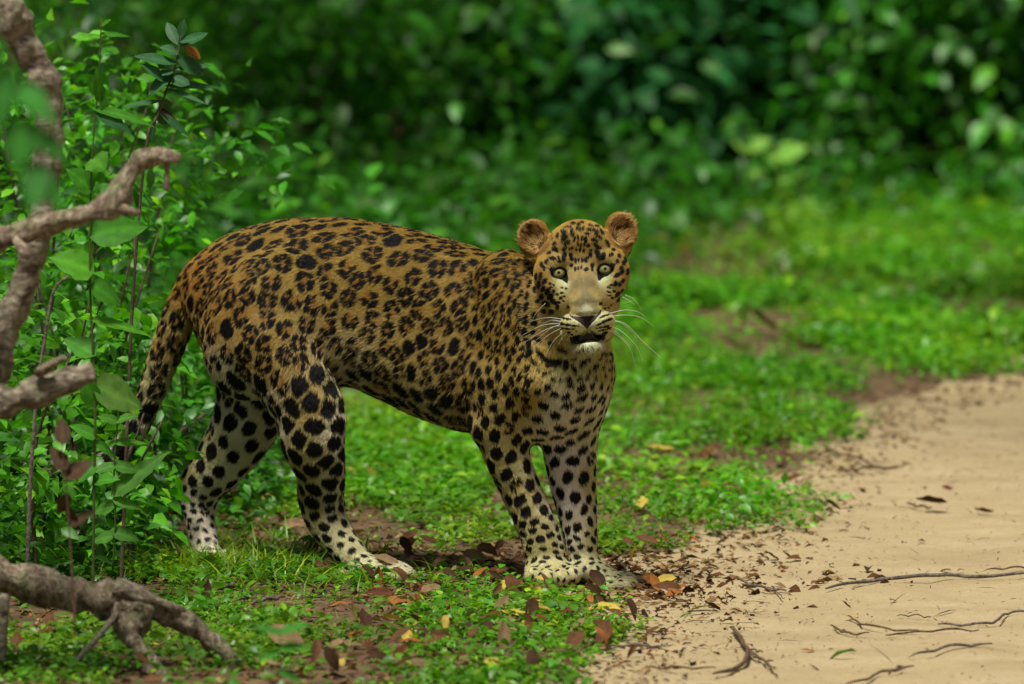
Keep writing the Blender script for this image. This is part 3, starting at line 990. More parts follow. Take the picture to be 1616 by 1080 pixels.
# tail
chain([(318, 436, .215, 27), (292, 482, .225, 26), (268, 540, .235, 24), (249, 592, .24, 21), (226, 650, .245, 18), (205, 692, .245, 16.5),
       (176, 722, .24, 15.5), (135, 738, .23, 14.5), (90, 745, .22, 13.5), (50, 744, .21, 12), (22, 738, .205, 8)], k=.012)
ell(324, 514, .19, 13, 16, .014, k=.006)

# hip bone, flank hollow, elbow, knee
ell(590, 500, -.085, 52, 95, .055, k=.05, rot=12, yaw=-18, sub=True)
ell(764, 672, -.085, 20, 26, .024, k=.02)
ell(720, 600, -.035, 60, 62, .045, k=.04, yaw=-18)
cone((782, 430, -.075, 22), (842, 600, -.14, 24), .03)
# --- head frame (unit: photo px)
HY = -.22
HC = W(918.5, 429, HY)
ra = R(4.8)
HR0 = np.array([math.cos(ra), 0, 0]) + CU * math.sin(ra)
HU0 = -np.array([math.sin(ra), 0, 0]) + CU * math.cos(ra)
HF0 = -CF
yw = R(1.5)
HR = HR0 * math.cos(yw) - HF0 * math.sin(yw)
HF = HF0 * math.cos(yw) + HR0 * math.sin(yw)
HU = HU0
HM = np.stack([HR, HF, HU], 1)                      # columns: right, forward, up


def H(x, z, f):
    return HC + PXM * (x * HR + z * HU + f * HF)


def hell(x, z, f, rx, rz, rf, k=6, sub=False, M=None):
    m = HM if M is None else HM @ np.array(M)
    PR.append(('e', H(x, z, f), m, np.array([rx, rf, rz]) * PXM, k * PXM, sub))


def hcone(x0, z0, f0, r0, x1, z1, f1, r1, k=6):
    PR.append(('c', H(x0, z0, f0), H(x1, z1, f1), r0 * PXM, r1 * PXM, k * PXM))


hell(0, 14, -58, 64, 64, 72, 14)                    # cranium
hell(0, 44, -22, 44, 36, 40, 12)                    # forehead
for s in (-1, 1):
    hell(s * 46, -4, -30, 28, 37, 46, 12)           # cheek bone
    hell(s * 31, -48, -20, 24, 33, 46, 14)          # cheek and jaw muscle
    hell(s * 32, 18, 2, 22, 8, 12, 10)              # brow
    hell(s * 22, -40, 12, 22, 32, 26, 10)           # side of the muzzle
    hell(s * 40, -20, 2, 20, 14, 18, 10)            # below the eye
hcone(0, 6, -6, 25, 0, -50, 40, 24, 10)             # bridge
hell(0, -62, 50, 25, 12, 18, 6)                     # nose tip
for s in (-1, 1):
    hell(s * 20, -80, 44, 23.5, 16.5, 24, 6)          # whisker pad
    hell(s * 24, -95, 12, 17, 15, 34, 8)
hell(0, -115, 34, 21, 9, 24, 4)                    # chin
hell(0, -101, 62, 28, 3.6, 18, 3, sub=True)         # mouth gap
hell(0, -88, 76, 1.2, 14, 12, 3, sub=True)          # philtrum
for s in (-1, 1):
    hell(s * 12, -67, 70, 5, 2.6, 8, 2, sub=True)   # nostril
    hell(s * 36.5, -1.4, 14, 12.6, 7.1, 15, 3, sub=True, M=Matrix.Rotation(R(-13 * s), 3, 'Y'))      # eye opening
    # ears: a cup
    E = Matrix.Rotation(R(-14 * s), 3, 'Z') @ Matrix.Rotation(R(-14 * s), 3, 'Y')
    hell(s * 60, 40, -70, 22, 26, 20, 10, M=E)
    hell(s * 69, 59, -66, 25, 29.5, 14, 6, M=E)
    hell(s * 70, 60.5, -47, 21.5, 26, 20, 3, sub=True, M=E)


def sdf(P):
    n = len(P)
    D = np.full(n, 0.06)
    lo, hi = P.min(0), P.max(0)
    d = d_torso(P)
    D = np.minimum(D, d)
    for p in PR:
        if p[0] == 'c':
            _, A, B, ra_, rb_, k = p
            m = max(ra_, rb_) + .045
            bl, bh = np.minimum(A, B) - m, np.maximum(A, B) + m
        else:
            _, C, M, r, k, sub = p
            m = r.max() + .045
            bl, bh = C - m, C + m
        if np.any(bl > hi) or np.any(bh < lo):
            continue
        s = np.nonzero((P[:, 0] > bl[0]) & (P[:, 0] < bh[0]) & (P[:, 1] > bl[1]) & (P[:, 1] < bh[1]) & (P[:, 2] > bl[2]) & (P[:, 2] < bh[2]))[0]
        if not len(s):
            continue
        Q = P[s]
        if p[0] == 'c':
            ba = B - A
            t = np.clip(((Q - A) @ ba) / (ba @ ba), 0, 1)
            d = np.linalg.norm(Q - A - t[:, None] * ba, axis=1) - (ra_ + (rb_ - ra_) * t)
        else:
            q = (Q - C) @ M
            k0 = np.linalg.norm(q / r, axis=1)
            k1 = np.linalg.norm(q / (r * r), axis=1) + 1e-9
            d = k0 * (k0 - 1) / k1
            if sub:
                e = D[s]
                d = -d
                h = np.clip(0.5 - 0.5 * (d - e) / -k, 0, 1) if False else np.clip(0.5 + 0.5 * (d - e) / k, 0, 1)
                D[s] = e * (1 - h) + d * h + k * h * (1 - h)
                continue
        e = D[s]
        h = np.clip(0.5 + 0.5 * (e - d) / k, 0, 1)
        D[s] = e * (1 - h) + d * h - k * h * (1 - h)
    return D


def grad(P, e=.0012):
    g = np.empty_like(P)
    for i in range(3):
        o = np.zeros(3); o[i] = e
        g[:, i] = sdf(P + o) - sdf(P - o)
    ln = np.linalg.norm(g, axis=1, keepdims=True)
    return g / np.maximum(ln, 1e-9), ln[:, 0] / (2 * e)


def axis_pts(a, b, fine, coarse=.0062, f=.0026):
    out = [a]
    while out[-1] < b:
        out.append(out[-1] + (f if fine[0] < out[-1] < fine[1] else coarse))
    return np.array(out)


gx = axis_pts(W(0, 500, .2)[0], W(1030, 500, 0)[0], (W(812, 400, -.2)[0], .24))
gy = axis_pts(-.36, .42, (-.36, -.09))
gz = axis_pts(-.03, .70, (W(900, 565, -.2)[2], W(900, 320, -.2)[2]))
nx, ny, nz = len(gx), len(gy), len(gz)
XX, YY, ZZ = np.meshgrid(gx, gy, gz, indexing='ij')
GP = np.stack([XX.ravel(), YY.ravel(), ZZ.ravel()], 1)
# coarse cull with chunks, so that the memory stays small
GD = np.concatenate([sdf(c) for c in np.array_split(GP, max(1, nx // 6))]).reshape(nx, ny, nz)


def surface_nets(D, gx, gy, gz):
    S = D < 0
    nx, ny, nz = D.shape
    c = [S[i:nx - 1 + i, j:ny - 1 + j, k:nz - 1 + k] for i in (0, 1) for j in (0, 1) for k in (0, 1)]
    tot = sum(x.astype(np.int8) for x in c)
    act = (tot > 0) & (tot < 8)
    ci, cj, ck = np.nonzero(act)
    idx = np.full(act.shape, -1, np.int64)
    idx[ci, cj, ck] = np.arange(len(ci))
    acc = np.zeros((len(ci), 3)); cnt = np.zeros(len(ci))
    ax = (gx, gy, gz)
    corners = [(i, j, k) for i in (0, 1) for j in (0, 1) for k in (0, 1)]
    for a in corners:
        for d in range(3):
            if a[d]: continue
            b = list(a); b[d] = 1
            da = D[ci + a[0], cj + a[1], ck + a[2]]
            db = D[ci + b[0], cj + b[1], ck + b[2]]
            m = (da < 0) != (db < 0)
            t = da[m] / (da[m] - db[m])
            pa = np.stack([gx[ci[m] + a[0]], gy[cj[m] + a[1]], gz[ck[m] + a[2]]], 1)
            pb = np.stack([gx[ci[m] + b[0]], gy[cj[m] + b[1]], gz[ck[m] + b[2]]], 1)
            acc[m] += pa + (pb - pa) * t[:, None]
            cnt[m] += 1
    V = acc / cnt[:, None]
    F = []
    for d in range(3):
        a = [slice(1, n - 1) for n in D.shape]
        a0 = list(a); a1 = list(a)
        a0[d] = slice(0, D.shape[d] - 1); a1[d] = slice(1, D.shape[d])
        s0, s1 = S[tuple(a0)], S[tuple(a1)]
        e = np.nonzero(s0 != s1)
        base = [e[i] + (0 if i == d else 1) for i in range(3)]
        u, v = [(1, 2), (2, 0), (0, 1)][d]
        def cell(du, dv):
            q = [b.copy() for b in base]
            q[u] = q[u] - du; q[v] = q[v] - dv
            return idx[q[0], q[1], q[2]]
        quad = np.stack([cell(1, 1), cell(0, 1), cell(0, 0), cell(1, 0)], 1)
        flip = ~s0[e]
        quad[flip] = quad[flip][:, ::-1]
        F.append(quad)
    return V, np.concatenate(F)


BV, BF = surface_nets(GD, gx, gy, gz)


def subdivide(V, F):
    n = len(V)
    E = np.sort(np.stack([F, np.roll(F, -1, 1)], 2).reshape(-1, 2), 1)
    U, inv = np.unique(E[:, 0] * n + E[:, 1], return_inverse=True)
    inv = inv.reshape(-1, 4)
    em = (V[U // n] + V[U % n]) / 2
    fm = V[F].mean(1)
    ne = len(U)
    fi = n + ne + np.arange(len(F))
    e = n + inv
    out = [np.stack([F[:, i], e[:, i], fi, e[:, i - 1]], 1) for i in range(4)]
    return np.concatenate([V, em, fm]), np.concatenate(out)


BV, BF = subdivide(BV, BF)
for it in range(3):
    g, sl = grad(BV)
    BV = BV - g * np.clip(sdf(BV) / np.maximum(sl, .3), -.003, .003)[:, None]
BN, _ = grad(BV)
print("leopard verts", len(BV))
# ---------------------------------------------------------------- the coat: base colours, rosettes, face marks
# photo px, py, base colour (albedo, as sRGB)
BASE = [(400, 365, 168, 120, 50), (520, 355, 166, 116, 46), (650, 380, 170, 120, 50), (760, 410, 168, 120, 50), (430, 430, 182, 134, 64),
        (560, 440, 182, 132, 60), (700, 470, 182, 134, 64), (350, 480, 182, 126, 62), (420, 560, 192, 142, 78), (640, 540, 190, 142, 80),
        (730, 600, 180, 135, 76), (600, 610, 196, 158, 98), (680, 660, 190, 154, 100), (572, 616, 206, 188, 146), (490, 640, 196, 150, 88), (540, 680, 226, 214, 182),
        (490, 720, 196, 156, 100), (535, 770, 222, 206, 168), (480, 790, 190, 150, 98), (540, 860, 208, 184, 138), (600, 900, 206, 190, 150), (640, 900, 206, 192, 156),
        (352, 610, 196, 182, 148), (400, 660, 214, 206, 182), (330, 720, 190, 164, 118), (290, 750, 196, 164, 112), (350, 750, 222, 214, 190), (315, 800, 218, 208, 184),
        (330, 850, 222, 216, 196), (340, 885, 212, 204, 178), (300, 840, 150, 135, 112), (300, 440, 186, 122, 52), (270, 530, 188, 142, 82), (240, 620, 190, 160, 112), (205, 690, 200, 186, 156),
        (100, 740, 190, 176, 146), (800, 450, 174, 122, 52), (790, 540, 182, 132, 62), (820, 620, 196, 148, 76), (780, 660, 192, 150, 88), (850, 560, 200, 152, 80),
        (900, 580, 208, 184, 132), (930, 620, 220, 208, 172), (895, 650, 226, 216, 188), (955, 580, 198, 160, 98), (940, 680, 206, 190, 150), (890, 720, 222, 216, 198),
        (895, 780, 220, 216, 202), (938, 760, 200, 168, 112), (905, 840, 216, 204, 176), (935, 850, 202, 172, 118), (930, 900, 204, 184, 140), (985, 922, 200, 180, 136), (790, 720, 194, 156, 98),
        (820, 780, 196, 160, 104), (845, 720, 210, 190, 148), (855, 850, 198, 164, 108), (868, 905, 202, 176, 126)]
BASE = np.array(BASE, float)
BASEC = np.array([srgb(*b[2:]) for b in BASE])
_sat = np.clip((1 - BASEC[:, 2:] / BASEC[:, :1] - .25) / .5, 0, 1)
BASEC = BASEC * (np.array([.84, 1.14, 1.15]) * _sat + np.array([1.0, .93, .97]) * (1 - _sat))
# px, py, spacing(px), ring 0..1, elongation, direction (dx, dz), size
FIELD = np.array([
    (350, 384, 24, 0, 2.2, -1, -.7, .9), (420, 352, 24, 0, 2.4, -1, -.3, .9), (500, 344, 24, 0, 2.4, 1, 0, .9), (590, 346, 24, 0, 2.4, 1, -.1, .9), (680, 368, 24, 0, 2.4, 1, -.3, .9), (760, 397, 22, 0, 2.4, 1, -.4, .9),
    (380, 392, 32, .9, 1.1, -1, -.4, 1), (480, 375, 38, 1, 1.2, 1, 0, 1), (600, 385, 37, 1, 1.1, 1, -.2, 1), (700, 420, 35, 1, 1.1, 1, -.4, 1), (760, 430, 24, .6, 1.3, .6, -1, .9),
    (430, 450, 35, .9, 1, 0, 1, 1), (560, 440, 32, .9, 1, 0, 1, 1), (640, 480, 33, .95, 1, 0, 1, 1), (720, 500, 31, .9, 1.1, .2, 1, 1), (765, 520, 22, .5, 1.4, .1, 1, .9),
    (400, 540, 34, .6, 1.1, 0, 1, 1.05), (480, 560, 32, .5, 1.1, 0, 1, 1.05), (580, 540, 28, .6, 1.1, .3, 1, 1), (660, 570, 29, .5, 1, 0, 1, 1.05), (730, 620, 30, .3, 1.2, .3, 1, 1.1),
    (620, 610, 33, 0, 1.5, 1, -.5, 1.1), (700, 655, 32, 0, 1.5, 1, -.3, 1.1), (560, 590, 28, 0, 1.5, .6, -1, 1.1), (420, 620, 36, .35, 1.5, .3, -1, 1.15), (500, 620, 34, .1, 1.2, .2, 1, 1.12), (530, 660, 33, 0, 1.2, 1, .2, 1.12),
    (470, 690, 34, 0, 1.3, .5, -1, 1.1), (520, 730, 31, 0, 1.3, 1, -.2, 1.1), (490, 770, 29, 0, 1.3, 1, -.3, 1.05), (520, 820, 20, 0, 1.3, 1, 0, .95), (550, 860, 17, 0, 1.2, 1, 0, .85), (600, 895, 13, 0, 1.3, 1, 0, .6),
    (370, 640, 34, 0, 1.6, .6, -1, 1.05), (380, 690, 33, 0, 1.3, .3, 1, .85), (340, 720, 31, 0, 1.25, .4, 1, .85), (330, 760, 28, 0, 1.2, .6, 1, .88), (315, 800, 16, 0, 1.3, 1, 0, .8), (325, 850, 15, 0, 1.2, 1, 0, .75), (345, 882, 12, 0, 1.2, 1, 0, .6),
    (300, 440, 28, .7, 1.3, .7, 1, 1.05), (275, 520, 32, .55, 1.4, .3, 1, 1.1), (245, 600, 33, .3, 1.5, .3, 1, 1.15), (210, 680, 33, 0, 1.6, .4, 1, 1.35), (110, 738, 34, 0, 1.4, 0, 1, 1.4),
    (800, 440, 16, 0, 1.9, .4, 1, .95), (790, 500, 15.5, .1, 2.0, .15, 1, .95), (835, 470, 13.5, 0, 2.0, .2, 1, .95), (820, 560, 15, 0, 1.4, .1, 1, .9), (780, 600, 17, 0, 1.5, .1, 1, .95), (850, 590, 16, 0, 1.2, .4, 1, .85),
    (800, 650, 22, 0, 1.4, .2, 1, .95), (900, 600, 20, 0, 1.4, 1, 0, .75), (940, 590, 16, 0, 1.3, .4, 1, .8), (920, 640, 24, 0, 1.8, 1, .45, .78), (870, 650, 24, 0, 1.3, 1, -.6, .85), (930, 680, 24, 0, 1.9, 1, .4, .9),
    (780, 710, 27, .1, 1.4, .3, 1, 1.02), (810, 740, 27, .1, 1.4, .3, 1, 1), (830, 790, 23, 0, 1.2, .3, 1, .98), (852, 840, 17, 0, 1.3, 1, 0, .95), (868, 880, 14, 0, 1.5, 1, .1, .85), (868, 912, 12, 0, 1.6, 0, 1, .6),
    (895, 710, 25, 0, 1.5, 1, .4, .9), (900, 760, 26, 0, 1.2, .2, 1, .85), (912, 820, 21, 0, 1.2, .2, 1, .85), (932, 800, 18, 0, 1.2, 0, 1, .9), (920, 860, 17, 0, 1.2, 1, 0, .8), (945, 905, 14, 0, 1.5, .3, 1, .65), (985, 920, 12, 0, 1.5, 1, -.3, .6),
], float)
COMB = np.array([
    (500, 355, -1, -.15), (360, 385, -1, -.6), (620, 480, -1, -.45), (740, 500, -.9, -.8), (420, 480, -.6, -1), (480, 640, -.25, -1), (620, 620, -.8, -.6), (500, 760, -.1, -1), (540, 860, .4, -1), (620, 895, 1, -.4),
    (380, 680, -.6, -1), (310, 780, 0, -1), (330, 850, .2, -1), (360, 882, 1, -.5), (300, 440, -.8, -.8), (270, 530, -.35, -1), (210, 680, -.5, -1), (110, 738, -1, -.1), (780, 420, -1, -.4), (800, 520, -.4, -1), (840, 460, -.8, -.7),
    (860, 560, -.3, -1), (920, 600, 0, -1), (800, 700, .2, -1), (850, 820, .2, -1), (868, 905, 0, -1), (905, 780, .1, -1), (930, 880, .4, -1), (985, 920, 1, -.4)], float)


def idw(px, py, A, vals, p=2.2):
    out = np.zeros((len(px), vals.shape[1])); ws = np.zeros(len(px))
    for a, v in zip(A, vals):
        w = 1.0 / ((px - a[0]) ** 2 + (py - a[1]) ** 2 + 60) ** p
        out += w[:, None] * v; ws += w
    return out / ws[:, None]


def head_local(P):
    return ((P - HC) @ HM) / PXM            # x right, f forward, z up in photo px


# spots on the body
tri_c = BV[BF].mean(1)
e1 = BV[BF[:, 2]] - BV[BF[:, 0]]
e2 = BV[BF[:, 3]] - BV[BF[:, 1]]
FA = np.linalg.norm(np.cross(e1, e2), axis=1) / 2
FNm = BN[BF].mean(1)
FNm /= np.linalg.norm(FNm, axis=1, keepdims=True) + 1e-9
cand = rng.choice(len(BF), 60000, p=FA / FA.sum())
CP, CN = tri_c[cand], FNm[cand]
cpx, cpy = to_px(CP)
CF_ = idw(cpx, cpy, FIELD, FIELD[:, 2:])
hl = head_local(CP)


def on_face(hl, px, py):
    return (hl[:, 1] > -62) & (py < 556) & (py > 330) & (hl[:, 0] > -78) & (hl[:, 0] < 100)


face_c = on_face(hl, cpx, cpy)
inr = (cpx > 838) & (cpx < 962) & (cpy > 484) & (cpy < 600) & (CP[:, 1] < -.1)
okc = ~face_c & ~inr
CP, CN, CF_, cpx, cpy = CP[okc], CN[okc], CF_[okc], cpx[okc], cpy[okc]
acc, accr, accn = np.zeros((6000, 3)), np.zeros(6000), 0
keep = []
for i in range(len(CP)):
    r = CF_[i, 0] * PXM * .82
    if accn:
        d2 = ((acc[:accn] - CP[i]) ** 2).sum(1)
        lim = (accr[:accn] + r) * .5
        if (d2 < lim * lim).any():
            continue
    acc[accn], accr[accn] = CP[i], r
    accn += 1
    keep.append(i)
    if accn >= 5990: break
KC = CP[keep].copy(); KN = CN[keep].copy(); KF = CF_[keep].copy()
KS = KF[:, 0] * PXM * .93 * rng.uniform(.95, 1.06, len(keep))
KD = np.stack([KF[:, 3], 0 * KF[:, 3], KF[:, 4]], 1)


def cell_frames(KN):
    d = KD - KN * (KD * KN).sum(1, keepdims=True)
    bad = np.linalg.norm(d, axis=1) < .2
    d[bad] = np.cross(KN[bad], [0, 1, .3])
    d /= np.linalg.norm(d, axis=1, keepdims=True)
    return d, np.cross(KN, d)


def cells(P, full=True):
    """first and second nearest rosette of each point, in units of the rosette's own spacing"""
    n = len(P)
    t1 = np.full(n, 9.); t2 = np.full(n, 9.); id1 = np.zeros(n, int)
    U = np.zeros(n); V_ = np.zeros(n)
    order = np.argsort(P[:, 0]); xs = P[order, 0]
    Da, Db = cell_frames(KN)
    q_ = np.sqrt(KF[:, 2])
    for i in range(len(KC)):
        c = KC[i]; m = KS[i] * 1.25 * q_[i]
        i0, i1 = np.searchsorted(xs, (c[0] - m, c[0] + m))
        s = order[i0:i1]
        q = P[s] - c
        k = (np.abs(q[:, 1]) < m) & (np.abs(q[:, 2]) < m)
        s = s[k]; q = q[k]
        if not len(s): continue
        u, v, w = q @ Da[i] / q_[i], q @ Db[i] * q_[i], q @ KN[i]
        t = np.sqrt(u * u + v * v + w * w * 1.2) / KS[i]
        a1 = t < t1[s]
        t2[s] = np.where(a1, t1[s], np.minimum(t2[s], t))
        sa = s[a1]
        t1[sa] = t[a1]; id1[sa] = i; U[sa] = u[a1]; V_[sa] = v[a1]
    return t1, t2, id1, U, V_


for it in range(3):
    t1, _, id1, _, _ = cells(CP)
    for dim in range(3):
        w = np.bincount(id1[t1 < 1], minlength=len(KC))
        mm_ = np.bincount(id1[t1 < 1], CP[t1 < 1, dim], len(KC)) / np.maximum(w, 1)
        KC[:, dim] = np.where(w > 2, .25 * KC[:, dim] + .75 * mm_, KC[:, dim])
KR = rng.random(len(KC)) < KF[:, 1] ** .4
KM = rng.integers(3, 6, len(KC)); KP = rng.uniform(0, 6.28, len(KC)); KO = rng.random(len(KC)); KZ = rng.uniform(.90, 1.08, len(KC)) * KF[:, 5]
print("rosettes", len(KC))


def wsin(P):
    a = P * 230
    w = np.stack([np.sin(a[:, 1] + 1.3 * np.sin(a[:, 2] * .7)), np.sin(a[:, 2] + 1.7 * np.sin(a[:, 0] * .6)), np.sin(a[:, 0] + 1.1 * np.sin(a[:, 1] * .8))], 1)
    a = P * 610
    return w * .0011 + np.stack([np.sin(a[:, 2]), np.sin(a[:, 0] + 2), np.sin(a[:, 1] + 4)], 1) * .0005


# marks of the face, traced from the photograph: x, y, long radius, short radius, angle  (3.725 units per photo px)
MARK = """425 195 14 6 10|465 170 16 7 0|497 180 10 14 0|520 165 12 7 0|553 210 14 9 0|568 185 16 7 -20|592 218 22 11 -30|605 188 14 8 -10|630 222 20 8 -60|447 192 12 6 30|408 217 14 9 0|378 245 16 9 80|415 237 22 9 50|418 262 24 11 45
457 215 9 13 0|462 240 14 9 0|431 285 20 10 35|420 318 16 9 40|455 315 13 8 20|487 205 8 10 0|505 210 8 12 0|522 205 7 12 0|475 265 16 7 70|495 258 14 6 90|515 262 14 6 90|535 258 10 7 0|545 235 13 8 0|535 273 9 9 0|585 272 20 10 -25|605 250 24 9 -40|600 305 26 9 -30|550 300 11 9 0|567 325 9 7 0|530 290 13 6 80|493 290 12 5 90|510 297 12 5 90|485 320 10 7 90|505 322 13 6 90|525 327 12 7 90|452 352 10 12 0|458 375 12 10 -30|480 383 15 7 90|497 380 12 6 90|517 380 13 7 90|537 383 13 9 -40|563 350 14 11 -70|545 368 11 8 0|455 410 10 10 0|477 430 12 7 90|495 425 10 6 90|512 420 11 6 90|540 432 14 10 20|575 410 10 13 0|575 430 7 10 0
413 362 28 13 75|608 350 30 15 -65|348 372 20 11 -10|385 385 12 9 0|380 365 8 8 0|685 352 15 10 20|640 355 18 12 90|635 375 8 8 0|362 290 13 9 40|360 318 15 9 50|375 325 11 8 60|327 340 12 7 30|345 262 8 8 0|314 390 17 9 70|285 410 16 10 90|300 430 12 8 90|660 290 22 8 -50|690 275 8 8 0|700 322 10 9 0|730 360 14 10 -70|755 400 14 10 90|767 380 18 9 -70|720 390 13 9 -70|742 440 22 12 90|778 450 18 9 90|718 468 20 12 30|707 515 16 9 80|730 520 12 10 90|750 500 13 9 90|775 535 20 7 80|748 560 12 10 90|720 580 20 10 50|735 605 26 9 40|700 560 10 7 0|672 540 14 5 -20|668 565 14 5 -20|672 585 12 5 -10|690 600 8 7 0|685 525 12 6 0
255 480 20 9 90|280 475 22 10 80|302 505 20 12 60|270 522 22 11 80|245 550 18 9 90|295 547 18 12 60|320 562 20 13 60|285 592 16 13 60|335 592 20 15 50|262 617 12 12 0|310 632 22 14 -30|355 622 20 14 -40|377 650 16 10 90|340 682 16 14 0|300 677 10 12 0|335 540 8 10 0|355 560 8 10 0|375 580 8 8 0|395 600 10 8 30|400 570 9 6 20|385 625 10 8 0|335 515 7 8 0|355 525 7 7 0|415 590 8 5 0|425 545 8 5 0|400 540 7 5 0|412 617 8 5 0
390 717 9 7 0|411 717 9 7 0|432 722 10 7 0|448 724 6 5 0|398 749 19 7 -8|435 755 18 7 -5|470 760 16 6 0|493 763 6 4 0|400 776 10 5 0|430 778 16 5 -5|465 780 12 4 0|483 792 6 4 0|440 800 9 7 0|457 812 8 5 0|640 705 12 6 30|625 713 8 5 20|660 699 10 5 20|676 690 9 5 20|600 756 6 4 0|620 748 16 6 20|646 735 19 8 25|674 725 19 8 20|602 775 6 4 0|625 770 14 5 10|655 765 18 7 15|640 785 16 5 10|672 777 13 8 20|650 803 16 9 20|617 790 7 4 0|622 633 8 9 0|437 650 7 8 0|650 660 6 5 0|670 655 6 5 0|682 640 5 5 0
255 742 17 15 90|250 700 22 13 80|240 790 18 13 60|262 832 20 14 20|330 850 15 13 60|385 872 22 11 0|415 886 15 10 20|205 882 22 14 -40|235 960 28 11 -40|180 925 20 12 -40|265 902 32 15 -55|297 937 32 18 -45|338 947 32 17 0|376 960 30 25 70|340 977 20 12 0|316 982 12 10 0|425 972 30 17 80|465 992 15 13 90|468 935 17 14 30|520 968 24 16 60|553 940 18 14 90|595 985 22 13 50|505 1055 20 12 20|435 1062 18 12 20|475 1017 14 10 80|350 1062 18 12 -10|395 1067 13 10 0|300 1032 14 14 0|263 1010 11 11 0|550 1042 20 9 60|595 1055 13 10 30|620 940 10 9 0|635 915 12 8 80|655 950 10 8 90|640 987 10 8 90|655 908 10 8 90|675 905 10 7 90|650 1040 11 8 90|675 950 9 7 90|672 1000 10 7 90|205 850 12 9 40|210 800 12 9 60|235 745 11 9 80|165 880 14 12 30|150 955 14 12 20|190 1050 14 12 0|120 895 14 12 60|228 1065 11 10 0|330 1020 9 8 0|497 884 5 4 0|522 878 5 4 0|540 890 5 4 0|510 898 5 4 0|560 880 4 4 0|585 884 4 4 0|478 888 5 4 0|535 875 4 3 0|560 1010 9 8 0"""
MK = np.array([[float(v) for v in m.split()] for m in MARK.replace('\n', '|').split('|')])
MK[:, 0] = 780 + MK[:, 0] / 3.725
MK[:, 1] = 310 + MK[:, 1] / 3.725
MK[:, 2:4] *= 1.27 / 3.725


def poly_in(px, py, pts):
    ins = np.zeros(len(px), bool)
    for (x0, y0), (x1, y1) in zip(pts, pts[1:] + pts[:1]):
        c = ((y0 > py) != (y1 > py)) & (px < (x1 - x0) * (py - y0) / (y1 - y0 + 1e-9) + x0)
        ins ^= c
    return ins


Z2P = lambda pts: [(780 + x / 3.725, 310 + y / 3.725) for x, y in pts]
NOSE = Z2P([(446, 680), (462, 700), (490, 708), (545, 703), (590, 700), (610, 672), (619, 668), (618, 690), (590, 722), (558, 758), (545, 778), (530, 762), (500, 736), (460, 712)])
MOUTH = Z2P([(440, 826), (470, 818), (520, 808), (545, 796), (575, 806), (622, 810), (655, 806), (652, 848), (600, 856), (540, 862), (490, 870), (462, 876), (446, 858)])
RIMS = [Z2P([(316, 428), (345, 420), (395, 414), (430, 436), (440, 498), (434, 520), (424, 510), (404, 496), (372, 489), (348, 470), (334, 444)]),
        Z2P([(598, 436), (612, 414), (634, 398), (682, 394), (716, 402), (702, 424), (694, 452), (662, 474), (634, 483), (618, 500), (608, 496), (602, 466)])]
BRIDGE = Z2P([(470, 430), (570, 430), (600, 520), (614, 640), (600, 680), (455, 685), (440, 620), (452, 520)])


